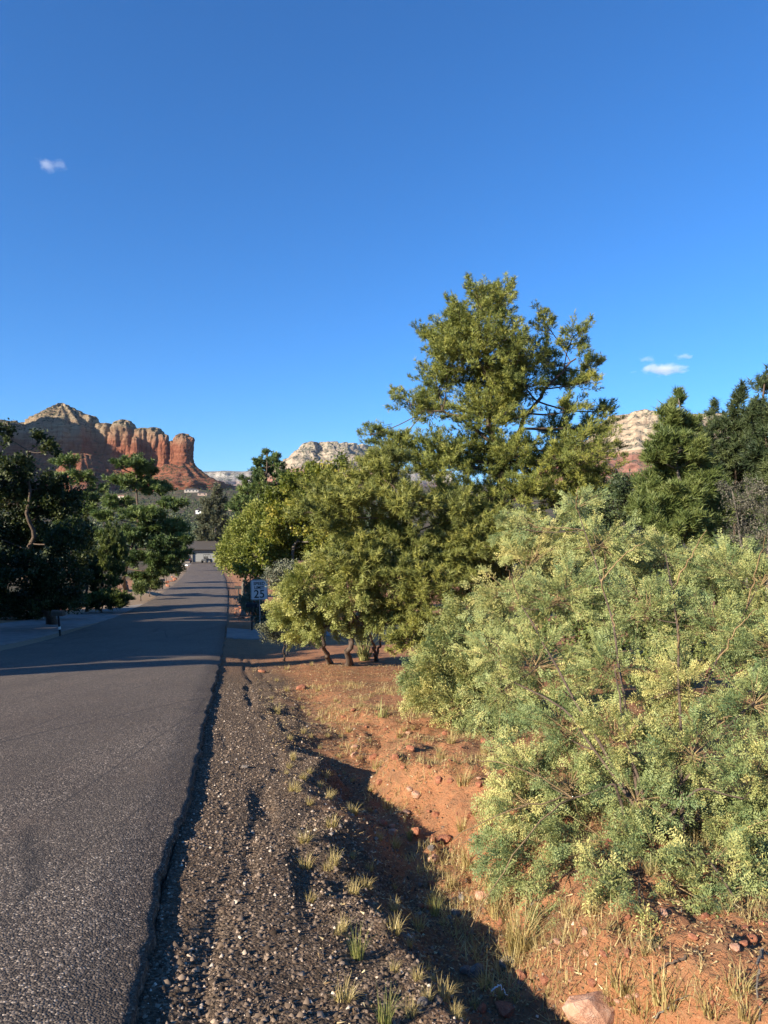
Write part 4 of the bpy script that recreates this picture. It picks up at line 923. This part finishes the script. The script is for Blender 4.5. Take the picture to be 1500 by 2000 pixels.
# ------------------------------------------------------------------ house with the garage, parked vehicles
D = 168.0; hx = at(398, 1090, D)[0]; hb = on_ground(hx, D); hz = at(398, 1097, D)[2]; hb[2] = hz
house = empty('house', hb, 'low house with a wide garage door at the far end of the road', 'house', rz=R(6))
MB().box(-6.2, -2.6, 0, 9, -.6, 3.0).box(2.8, 9, 0, 9, -.6, 3.0).box(-2.6, 2.8, 0, 9, 2.25, 3.0).box(-2.6, 2.8, .5, 9, -.6, 2.25).build('wall', M['stucco'], house)
gd = MB().box(-2.6, 2.8, .42, .49, -.02, 2.25).build('garage_door', M['garage'], house)
for k in range(4):
    MB().box(-2.55, 2.75, .395, .418, .03 + k * .555, .03 + k * .555 + .52).build('panel', M['garage'], gd)
MB().add([(-7, -.8, 3.0), (9.8, -.8, 3.0), (9.8, 9.8, 3.0), (-7, 9.8, 3.0), (-3, 4.4, 4.9), (6, 4.4, 4.9), (-7, -.8, 2.82), (9.8, -.8, 2.82), (9.8, 9.8, 2.82), (-7, 9.8, 2.82)],
         [(0, 1, 5, 4), (1, 2, 5), (2, 3, 4, 5), (3, 0, 4), (6, 7, 1, 0), (7, 8, 2, 1), (8, 9, 3, 2), (9, 6, 0, 3), (9, 8, 7, 6)]).build('roof', M['roof'], house)
w = MB().box(-5.2, -3.9, -.05, -.004, 1.1, 2.2).build('window', M['white_paint'], house); MB().box(-5.1, -4.0, -.07, -.052, 1.18, 2.12).build('pane', M['glass'], w)

def vehicle(px, d, label, kind, rz):
    x = at(px, 1095, d)[0]; b0 = np.array([x, d, at(px, 1099, d)[2]])
    root = empty('parked_car' if kind == 'car' else 'utility_buggy', b0, label, 'car' if kind == 'car' else 'buggy', rz=rz)
    if kind == 'car':
        MB().prism([(-.85, .35), (.85, .35), (.88, .75), (.84, .98), (-.84, .98), (-.88, .75)], -2.0, 2.0).build('body', M['car_dark'], root, .05)
        MB().prism([(-.80, .98), (.80, .98), (.62, 1.55), (-.62, 1.55)], -1.9, .9).build('cabin', M['car_dark'], root, .05)
        MB().prism([(-.66, 1.06), (.66, 1.06), (.56, 1.46), (-.56, 1.46)], -1.915, -1.903).build('rear_window', M['glass'], root)
        for s in (-1, 1): MB().box(s * .72 - .1, s * .72 + .1, -2.02, -2.002, .68, .9).build('tail_light', M['red_lens'], root)
        tw, tr, ty = .8, .34, 1.25
    else:
        MB().box(-.6, .6, -1.1, 1.1, .42, .80).build('body', M['car_dark'], root, .04)
        cage = MB()
        for x in (-.58, .58):
            cage.cyl((x, -.5, .8), (x, -.45, 1.75), .03).cyl((x, .75, .8), (x, .35, 1.75), .03).cyl((x, -.45, 1.75), (x, .35, 1.75), .03)
        cage.cyl((-.58, -.45, 1.75), (.58, -.45, 1.75), .03).cyl((-.58, .35, 1.75), (.58, .35, 1.75), .03).build('roll_cage', M['metal_black'], root)
        MB().box(-.62, .62, -.5, .4, 1.785, 1.82).build('roof_panel', M['metal_black'], root)
        for s in (-.3, .3): MB().box(s - .2, s + .2, -.35, .1, .81, .95).box(s - .2, s + .2, -.42, -.30, .95, 1.4).build('seat', M['tyre'], root)
        tw, tr, ty = .62, .32, .85
    for sx in (-1, 1):
        for sy in (-1, 1):
            wh = MB().cyl((sx * tw - .11, sy * ty, tr), (sx * tw + .11, sy * ty, tr), tr, n=18).build('wheel', M['tyre'], root)
            MB().cyl((sx * (tw + .112), sy * ty, tr), (sx * (tw + .125), sy * ty, tr), tr * .6, n=14).build('rim', M['metal_grey'], wh)
vehicle(366, 160, 'dark parked car left of the garage door at the road end', 'car', R(10))
vehicle(404, 158, 'open dark buggy with roll cage parked before the garage door', 'buggy', R(-20))

# ------------------------------------------------------------------ houses far off on the wooded slope
def far_house(px, py, w, h, wall, roof, label, rz):
    b0 = hit(px, py)
    r_ = empty('hillside_house', b0, label, 'house', 'houses on the wooded slope', rz)
    MB().box(-w / 2, w / 2, 0, 9, -3, h).build('wall', M[wall], r_)
    MB().add([(-w / 2 - .6, -.6, h), (w / 2 + .6, -.6, h), (w / 2 + .6, 9.6, h), (-w / 2 - .6, 9.6, h), (-w / 4, 4.5, h + 2), (w / 4, 4.5, h + 2)], [(0, 1, 5, 4), (1, 2, 5), (2, 3, 4, 5), (3, 0, 4), (3, 2, 1, 0)]).build('roof', M[roof], r_)
    n = max(2, int(w // 5))
    for k in range(n):
        x = -w / 2 + (k + .5) * w / n; MB().box(x - 1, x + 1, -.06, -.004, h * .4, h * .8).build('window', M['glass'], r_)
HS = [(374, 962, 22, 5, 'stucco_pale', 'roof', 'pale house on the wooded slope under the rock spout', .3), (233, 976, 20, 5, 'stucco_pale', 'roof_red', 'pale house on the slope seen left of the layered pine top', -.2),
      (394, 1004, 12, 4, 'white_paint', 'roof', 'small white house among trees just left of the ragged juniper', .1), (455, 998, 12, 4, 'stucco_pink', 'roof_red', 'pinkish house among trees right of the ragged juniper', -.3),
      (395, 968, 14, 4, 'stucco_pink', 'roof', 'pinkish house right of the pale one on the far slope', .2), (222, 962, 14, 4, 'white_paint', 'roof', 'white house highest on the slope under the red spires', .1)]
for a in HS: far_house(*a)

# wooded slope
def wood(name, pxr, dr, n, seed):
    g = np.random.default_rng(seed)
    d = dr[0] * (dr[1] / dr[0]) ** g.uniform(0, 1, n); px = g.uniform(*pxr, n); x = (px - 750) / F * d
    z = ground_z(x, d); h = g.uniform(3.2, 7.0, n); w = h * g.uniform(.32, .5, n)
    ok = np.ones(n, bool)
    for a in HS:
        q = hit(a[0], a[1]); ok &= ~((np.abs(x - q[0] * d / q[1]) < a[2] * .62) & (d < q[1] + 12) & (d > q[1] - (70 if q[1] > 400 else 25)))
    d, x, z, h, w = d[ok], x[ok], z[ok], h[ok], w[ok]; n = len(d); k = 26
    q = rsph(n * k, g).reshape(n, k, 3) * (g.uniform(.35, 1, (n, k, 1)) ** .5)
    q = q * (1 + .35 * np.sin(q[..., :1] * 5 + x[:, None, None]))
    c = np.stack([x, d, z + h * .5], -1)[:, None] + q * np.stack([w, w, h * .5], -1)[:, None]
    s = (.19 * h)[:, None] * g.uniform(.7, 1.3, (n, k))
    t1 = unit(g.normal(size=(n, k, 3))); t2 = unit(np.cross(t1, g.normal(size=(n, k, 3))))
    s = s[..., None]; V = np.stack([c - t1 * s * .6, c + t1 * s * .6, c + t2 * s * 1.2], 2).reshape(-1, 3)
    tint = np.clip(np.repeat(g.uniform(.1, .9, n), k) + g.normal(size=n * k) * .12, 0, 1).repeat(3)
    me = mesh_np(name, V, np.arange(len(V)).reshape(-1, 3), tint)
    return tag(link(name, me, M['forest']), 'dark evergreen wood covering the distant slope', 'woodland', kind='stuff')
wood('distant_wood', (-80, 760), (205, 1500), 5000, 5)
wood('distant_wood', (760, 1600), (260, 2600), 900, 6)['label'] = 'distant wood glimpsed between the right-hand trees'

# ------------------------------------------------------------------ stones, gravel, grass
def rock_mesh(seed, flat=.7, sub=2, rough=.22):
    bm_v = []; import bmesh
    bm = bmesh.new(); bmesh.ops.create_icosphere(bm, subdivisions=sub, radius=1.0)
    P_ = np.array([v.co[:] for v in bm.verts]); g = np.random.default_rng(seed)
    for _ in range(7):      # flat facets
        n = rsph(1, g)[0]; h = g.uniform(.55, .85); dd = P_ @ n; P_ -= np.clip(dd - h, 0, None)[:, None] * n
    P_ = P_ * (1 + rough * fbm(P_ * 1.6 + seed, 3, seed)[:, None]) * np.array([1, g.uniform(.7, 1), flat])
    for v, c_ in zip(bm.verts, P_): v.co = c_
    me = bpy.data.meshes.new('rock'); bm.to_mesh(me); bm.free(); return me
def stonemat(name, a, b_, c_):
    m, t, b = mat_new(name); o = objco(t)
    col = ramp(t, noise(t, o, 2.2, 6, .65), [(.3, a), (.55, b_), (.75, c_)]); t.links.new(col, b.inputs['Base Color'])
    b.inputs['Roughness'].default_value = .92; bump(t, b, noise(t, o, 9, 6, .7), .6, .05); return m
M['red_stone'] = stonemat('red_sandstone', (.26, .085, .045), (.36, .14, .075), (.46, .25, .15))
M['pale_stone'] = stonemat('pale_pink_stone', (.42, .19, .11), (.52, .30, .20), (.62, .47, .37))
M['grey_stone'] = stonemat('grey_stone', (.10, .085, .075), (.2, .17, .15), (.32, .28, .24))
RM = {k: [rock_mesh(s, f) for s, f in ((1, .7), (2, .6), (3, .8), (4, .55), (5, .75))] for k in ('red_stone', 'pale_stone', 'grey_stone')}
for k, ms in RM.items():
    for me in ms: me.materials.append(M[k])
def stone(p, s, mat, label, group=None, name='stone', sink=.3, cat='stone', k=None):
    me = RM[mat][random.randrange(5) if k is None else k]; o = link(name, me); o.location = (p[0], p[1], p[2] + s * (.55 - sink)); o.scale = (s, s * random.uniform(.8, 1.1), s * random.uniform(.75, 1.05)); o.rotation_euler = (random.uniform(-.25, .25), random.uniform(-.25, .25), random.uniform(0, 6.28))
    return tag(o, label, cat, group)
o = stone(hit(1165, 1998), .12, 'pale_stone', 'large pale pink boulder cut by the bottom edge beside the ditch', name='boulder', cat='boulder', k=2); o.scale = (.155, .12, .10); o.rotation_euler = (.1, .12, .3)
stone(hit(588, 1347), .11, 'red_stone', 'lone dark red block of stone on the dirt right of the shoulder', k=0)
stone(hit(511, 1313), .10, 'red_stone', 'reddish stone near the shaded strip below the speed limit sign', k=1)
stone(hit(865, 1645), .075, 'red_stone', 'flat red stone on the lit ditch bank, uppermost of the pair', k=3)
stone(hit(846, 1683), .055, 'pale_stone', 'rounded pinkish stone at the foot of the ditch bank', k=2)
stone(hit(1192, 1662), .075, 'red_stone', 'orange stone half hidden under the largest mesquite shrub', k=0)
stone(hit(930, 1905), .05, 'grey_stone', 'round grey stone in the shaded ditch bottom', k=2)
stone(hit(993, 1890), .055, 'grey_stone', 'rounded grey-pink stone in the ditch near the bottom edge', k=4)
stone(hit(1064, 1923), .03, 'red_stone', 'small red stone at the shadow line of the ditch bank', k=4)
stone(hit(1226, 1870), .03, 'red_stone', 'small round orange stone on the dirt below the largest mesquite', k=2)
stone(hit(1178, 1866), .028, 'red_stone', 'small orange stone left of the round one below the largest mesquite', k=1)
stone(hit(985, 1978), .06, 'red_stone', 'reddish slab lying in the dark ditch at the bottom edge', k=3)
stone(hit(940, 1755), .06, 'pale_stone', 'pinkish stone in the bank beneath overhanging leaves', k=1)
stone(hit(478, 1500), .035, 'grey_stone', 'grey lump of loose asphalt on the gravel shoulder', k=2)
g = np.random.default_rng(77)
for i in range(70):      # stony rubble on the red dirt
    px, py = g.uniform(660, 1010), g.uniform(1380, 1640); p = hit(px, py); u = float(u_of(p[0], p[1]))
    if u < 1.5 or u > 4.2: continue
    stone(p, g.uniform(.018, .055), g.choice(['red_stone', 'red_stone', 'pale_stone']), 'small reddish stone of the rubble along the ditch', 'rubble stones along the ditch')
for i in range(46):      # ditch floor and right-hand dirt
    px, py = (g.uniform(820, 1060), g.uniform(1640, 1990)) if i < 24 else (g.uniform(1080, 1490), g.uniform(1770, 1990))
    p = hit(px, py); u = float(u_of(p[0], p[1]))
    if i < 24: stone(p, g.uniform(.015, .04), g.choice(['grey_stone', 'red_stone']), 'small stone lying in the shaded ditch', 'stones in the ditch')
    else: stone(p, g.uniform(.012, .03), g.choice(['red_stone', 'pale_stone']), 'small stone on the red dirt under the mesquite', 'stones under the mesquite')
for i in range(26):      # red stones by the far verge, right and left
    px, py = g.uniform(458, 480), g.uniform(1178, 1214); p = hit(px, py)
    stone(p, g.uniform(.07, .16), 'red_stone', 'red landscaping stone on the verge left of the speed limit sign', 'red stones on the right verge')
for i in range(34):
    f = g.uniform(); px = 308 + 92 * f + g.normal() * 5; py = 1142 - 26 * f + g.normal() * 3.5; p = hit(px, py)
    if u_of(p[0], p[1]) > -6.3: continue
    stone(p, g.uniform(.18, .42), g.choice(['red_stone', 'pale_stone']), 'reddish landscaping boulder far down the left verge', 'boulders on the left verge', name='boulder', cat='boulder')

for i in range(60):      # soil clods along the bank
    y = 2.4 * (9 / 2.4) ** g.uniform(); u = g.uniform(1.75, 3.4); p = on_ground(float(xr(y)) + u / CR, y)
    stone(p, g.uniform(.010, .028), 'red_stone', 'small reddish stone of the rubble along the ditch', 'rubble stones along the ditch')

# loose gravel of the shoulder
def t_stone(seed):
    g = np.random.default_rng(seed); V = np.array([(1, 0, 0), (-1, 0, 0), (0, 1, 0), (0, -1, 0), (0, 0, .7), (0, 0, -.6)], float) * g.uniform(.7, 1.25, (6, 1)) + g.normal(size=(6, 3)) * .16
    V[:4, 2] -= .35; return V[:5], np.array([(0, 2, 4), (2, 1, 4), (1, 3, 4), (3, 0, 4)])
def gravel(n, seed, urange, yr, size, bias):
    g = np.random.default_rng(seed); y = yr[0] * (yr[1] / yr[0]) ** g.uniform(0, 1, n); u = urange[0] + (urange[1] - urange[0]) * g.uniform(0, 1, n) ** bias
    cl = fbm(p3(u * 2.2, y * 2.2), 3, seed); keep = g.uniform(0, 1, n) < np.clip(.75 + 1.1 * cl, .1, 1) * (1 - .8 * smooth(1.0, 1.9, u))
    y, u = y[keep], u[keep]; n = len(y); x = xr(y) + u / CR; s = size[0] + (size[1] - size[0]) * g.uniform(0, 1, n) ** 3.0
    P_ = np.stack([x, y, ground_z(x, y) + s * .25], -1); Dn = np.tile([0, 0, 1.0], (n, 1)) + g.normal(size=(n, 3)) * .25
    return scatter([t_stone(i + seed) for i in range(8)], P_, Dn, s, np.clip(g.normal(.42, .25, n), 0, 1), g)
V, Fc, T_ = gravel(48000, 81, (.0, 2.0), (2.1, 13), (.0035, .013), 1.15)
Vb, Fb, Tb = gravel(2200, 83, (.05, 1.9), (2.1, 12), (.010, .022), 1.0)
Fc = np.vstack([Fc, Fb + len(V)]); V = np.vstack([V, Vb]); T_ = np.concatenate([T_, Tb])
M['gravel'] = leafmat('gravel_stones', [(0, (.045, .031, .021)), (.45, (.145, .103, .072)), (.8, (.33, .24, .17)), (1, (.64, .53, .41))], 0, .85, .25)
tag(link('gravel', mesh_np('gravel', V, Fc, T_), M['gravel']), 'loose grey gravel on the road shoulder', 'gravel', kind='stuff')

# dry grass tufts
TG = [blades(70, .10, .0034, .03, 1.1, 700 + i) for i in range(4)] + [blades(60, .15, .0032, .026, .7, 710 + i) for i in range(2)]
for me in TG[:4]: me.materials.append(M['straw'])
for me in TG[4:]: me.materials.append(M['grass_green'])
tuft_px = [(592, 1522), (565, 1500), (573, 1483), (605, 1572), (572, 1545), (625, 1538), (636, 1520), (643, 1560), (648, 1615), (594, 1645), (652, 1688), (597, 1695), (605, 1762), (640, 1700), (668, 1818), (724, 1545), (755, 1580), (690, 1590),
           (770, 1822), (797, 1848), (818, 1812), (842, 1728), (878, 1732), (768, 1778), (816, 1915), (672, 1955), (865, 1950), (895, 1930), (566, 1445), (592, 1432), (540, 1392), (622, 1405), (662, 1480), (702, 1485), (735, 1500), (620, 1350), (560, 1350), (590, 1385),
           (530, 1365), (680, 1430), (720, 1450), (640, 1440), (690, 1745), (722, 1700), (715, 1735), (740, 1640), (770, 1655), (608, 1300), (560, 1308), (540, 1330), (770, 1900), (835, 1955), (800, 1985), (655, 1370), (705, 1380), (780, 1440), (830, 1450), (860, 1480), (1000, 1890), (950, 1930)]
for i, (px, py) in enumerate(tuft_px):
    p = hit(px, py); me = TG[random.randrange(4)]
    tuft_obj('grass_tuft', me, None, p, 'small straw-coloured dry grass tuft between the shoulder and the ditch', 'grass tuft', 'dry grass tufts on the shoulder', random.uniform(.5, 1.0) * (1 + .04 * p[1]), random.uniform(0, 6.28))
g = np.random.default_rng(88)
for i in range(90):
    y = 2.4 * (12 / 2.4) ** g.uniform(); u = g.uniform(.75, 1.9) if i < 60 else g.uniform(1.9, 3.6); p = on_ground(float(xr(y)) + u / CR, y)
    if i < 60: tuft_obj('grass_tuft', TG[random.randrange(4)], None, p, 'small straw-coloured dry grass tuft between the shoulder and the ditch', 'grass tuft', 'dry grass tufts on the shoulder', g.uniform(.35, .8), g.uniform(0, 6))
    else: tuft_obj('grass_tuft', TG[random.randrange(4)], None, p, 'thin dry grass tuft on the red bank right of the ditch', 'grass tuft', 'dry grass tufts on the red bank', g.uniform(.5, 1.1), g.uniform(0, 6))
for px, py, s, lab in [(698, 1872, 1.0, 'tall greenish grass tuft growing from the dark gravel slope'), (752, 2000, .9, 'green grass tuft at the bottom edge of the gravel'), (800, 1640, .8, 'thin green grass sprig in the shaded ditch'), (850, 1790, .9, 'dim green grass patch in the shaded ditch')]:
    tuft_obj('grass_tuft', TG[4 if s > .85 else 5], None, hit(px, py), lab, 'grass tuft', None, s, random.uniform(0, 6))
tuft_obj('grass_tuft', blades(150, .30, .005, .05, .9, 730), M['straw'], hit(1012, 1860), 'largest pale straw bunch on the lit ditch bank', 'grass tuft')
for i, (px, py) in enumerate([(1190, 1965), (1215, 1930), (1250, 1985), (1300, 1960), (1440, 1940), (1390, 1985), (1460, 1990), (905, 1620), (915, 1690), (940, 1650), (930, 1590), (975, 1790), (1050, 1800), (960, 1740), (905, 1530), (945, 1470), (880, 1450)]):
    tuft_obj('grass_tuft', TG[random.randrange(4)], None, hit(px, py), 'thin dry grass tuft on the red bank right of the ditch', 'grass tuft', 'dry grass tufts on the red bank', random.uniform(.9, 1.9), random.uniform(0, 6))

# straw and leaf litter on the dirt
def litter(n, seed, urange, bias, Ls, ws, thr):
    g = np.random.default_rng(seed); y = 2.2 * (17 / 2.2) ** g.uniform(0, 1, n); u = urange[0] + (urange[1] - urange[0]) * g.uniform(0, 1, n) ** bias; x = xr(y) + u / CR
    keep = (fbm(p3(x * 1.3, y * 1.3), 4, seed) + .25 * g.normal(size=n) > thr) & (g.uniform(0, 1, n) < smooth(.6, 2.3, u) * .8 + .2); x, y = x[keep], y[keep]; n = len(x)
    a = g.uniform(0, 2 * math.pi, n); L = g.uniform(*Ls, n) * (.6 + .05 * y); w = g.uniform(*ws, n) * (1 + .10 * y); d = np.stack([np.cos(a), np.sin(a), g.normal(size=n) * .3], -1); s = np.stack([-np.sin(a), np.cos(a), np.zeros(n)], -1)
    c_ = np.stack([x, y, ground_z(x, y) + .007], -1)
    V = np.stack([c_ - s * w[:, None], c_ + s * w[:, None], c_ + d * L[:, None] + s * w[:, None] * .4], 1); V[..., 2] += g.uniform(0, .008, (n, 3))
    return V.reshape(-1, 3), np.repeat(np.clip(g.normal(.45, .32, n), 0, 1), 3)
V, T_ = litter(110000, 91, (.7, 6.0), 1.4, (.008, .05), (.0012, .0032), -.05)
V2, T2 = litter(50000, 93, (1.3, 5.0), 1.2, (.006, .018), (.003, .007), .0)
V = np.vstack([V, V2]); T_ = np.concatenate([T_, T2 * .8]); Fc = np.arange(len(V)).reshape(-1, 3)
M['litter'] = leafmat('dry_litter', [(0, (.09, .05, .03)), (.4, (.24, .15, .07)), (.8, (.45, .33, .16)), (1, (.60, .49, .28))], .1)
tag(link('leaf_litter', mesh_np('leaf_litter', V, Fc, T_), M['litter']), 'dry straw and leaf litter on the red dirt', 'litter', kind='stuff')

def thatch(n, seed):
    g = np.random.default_rng(seed); y = 2.3 * (13 / 2.3) ** g.uniform(0, 1, n); u = g.uniform(1.5, 4.2, n); x = xr(y) + u / CR
    keep = fbm(p3(x * 2.1, y * 2.1), 4, seed) > .06; x, y = x[keep], y[keep]; n = len(x)
    a = g.uniform(0, 2 * math.pi, n); L = g.uniform(.03, .11, n); w = g.uniform(.0010, .0022, n) * (1 + .1 * y); le = g.uniform(.2, 1.45, n)
    d = np.stack([np.cos(a) * np.sin(le), np.sin(a) * np.sin(le), np.cos(le)], -1); s = np.stack([-np.sin(a), np.cos(a), np.zeros(n)], -1); c_ = np.stack([x, y, ground_z(x, y) - .003], -1)
    V = np.stack([c_ - s * w[:, None], c_ + s * w[:, None], c_ + d * L[:, None]], 1)
    return V.reshape(-1, 3), np.arange(3 * n).reshape(-1, 3), np.repeat(np.clip(g.normal(.5, .25, n), 0, 1), 3)
V, Fc, T_ = thatch(60000, 97)
tag(link('dry_grass', mesh_np('dry_grass', V, Fc, T_), M['straw']), 'thin dry grass matting the red bank', 'grass', kind='stuff')

# fallen and bare twigs
def twig(pts, r, mat, label, name='fallen_twig', cat='twig'):
    C = polyline(pts, 18); C[1:-1] += rng.normal(size=(16, 3)) * r * .8
    V, Fq = tubes(C[None], np.linspace(r, r * .35, 18)[None], 6); b0 = C[0].copy()
    o = link(name, mesh_np(name, V - b0, Fq, smooth_shade=True), mat); o.location = tuple(b0); return tag(o, label, cat)
def gp(px, py, dz=.02): q = hit(px, py); q[2] += dz; return q
twig([gp(1300, 1768), gp(1345, 1772), gp(1400, 1782)], .006, M['twig'], 'pale fallen stick lying just below the largest mesquite')
twig([gp(1340, 1880), gp(1300, 1905), gp(1265, 1935)], .006, M['bark'], 'dark crooked twig on the dirt at lower right')
twig([gp(1180, 1792), gp(1210, 1815)], .004, M['twig'], 'short straight straw stick on the dirt below the mesquite')
twig([gp(1490, 1870), gp(1478, 1930, .08), gp(1482, 2010, .02)], .007, M['bark_grey'], 'grey bent branch at the lower right corner')
twig([gp(1280, 2005), gp(1320, 1970), gp(1345, 1955)], .004, M['bark_grey'], 'thin grey twig at the bottom edge right of the boulder')
wt = [gp(960, 1960, .05), gp(975, 1962, .09), gp(992, 1966, .05)]
twig(wt, .004, M['white_paint'], 'bleached white twig in the dark ditch at the bottom')

# ------------------------------------------------------------------ clouds
def cloudmat(name, dens, thr, off):
    m = bpy.data.materials.new(name); m.use_nodes = True; t = m.node_tree; t.nodes.clear()
    oc = objco(t); ln = N(t, 'ShaderNodeVectorMath', operation='LENGTH'); t.links.new(oc, ln.inputs[0])
    mp = t.nodes.new('ShaderNodeMapping'); mp.inputs['Location'].default_value = off; mp.inputs['Scale'].default_value = (2.6, 1.6, 1.1); t.links.new(oc, mp.inputs[0])
    nz_ = noise(t, mp.outputs[0], 1.0, 5, .6)
    a1 = N(t, 'ShaderNodeMath', operation='MULTIPLY_ADD', i_1=-.55); t.links.new(ln.outputs['Value'], a1.inputs[0]); t.links.new(nz_, a1.inputs[2])
    d = maprange(t, a1.outputs[0], thr, thr + .22, 0.0, dens)
    pv = t.nodes.new('ShaderNodeVolumePrincipled'); pv.inputs['Color'].default_value = (1, 1, 1, 1); pv.inputs['Anisotropy'].default_value = .1; t.links.new(d, pv.inputs['Density'])
    mo = t.nodes.new('ShaderNodeOutputMaterial'); t.links.new(pv.outputs[0], mo.inputs['Volume']); return m
def cloud(label, px, py, rx, ry, d, dens, thr, off):
    import bmesh
    bm = bmesh.new(); bmesh.ops.create_icosphere(bm, subdivisions=3, radius=1.0); me = bpy.data.meshes.new('cloud'); bm.to_mesh(me); bm.free()
    s_ = d / F; o = link('cloud', me, cloudmat('cloud_vapour', dens, thr, off)); o.location = tuple(at(px, py, d)); o.scale = (rx * s_, rx * s_ * .6, ry * s_)
    return tag(o, label, 'cloud')
cloud('flat white lens-shaped cloud above the young pine on the right', 1290, 722, 66, 15, 6000, .010, .13, (3, 1, 2))
cloud('tiny cloud wisp just above the lens-shaped cloud, to its left', 1264, 702, 24, 8, 6000, .005, .14, (7, 4, 1))
cloud('tiny cloud wisp above and right of the lens-shaped cloud', 1336, 696, 26, 8, 6000, .007, .14, (1, 8, 5))
cloud('small torn cloud alone in the blue at upper left', 98, 323, 44, 16, 6000, .0035, .15, (5, 2, 9))

# ------------------------------------------------------------------ thin air between the near trees and the far rim
hz = MB().box(-6500, 6500, -300, 10600, -16, 640).build('haze', None)
m = bpy.data.materials.new('clear_air'); m.use_nodes = True; t = m.node_tree; t.nodes.clear()
pv = t.nodes.new('ShaderNodeVolumePrincipled'); pv.inputs['Color'].default_value = (.62, .76, 1, 1); pv.inputs['Density'].default_value = 1.8e-5; pv.inputs['Anisotropy'].default_value = 0.0
mo = t.nodes.new('ShaderNodeOutputMaterial'); t.links.new(pv.outputs[0], mo.inputs['Volume'])
hz.data.materials.append(m); tag(hz, 'thin bluish air over the whole valley', 'haze', kind='stuff')
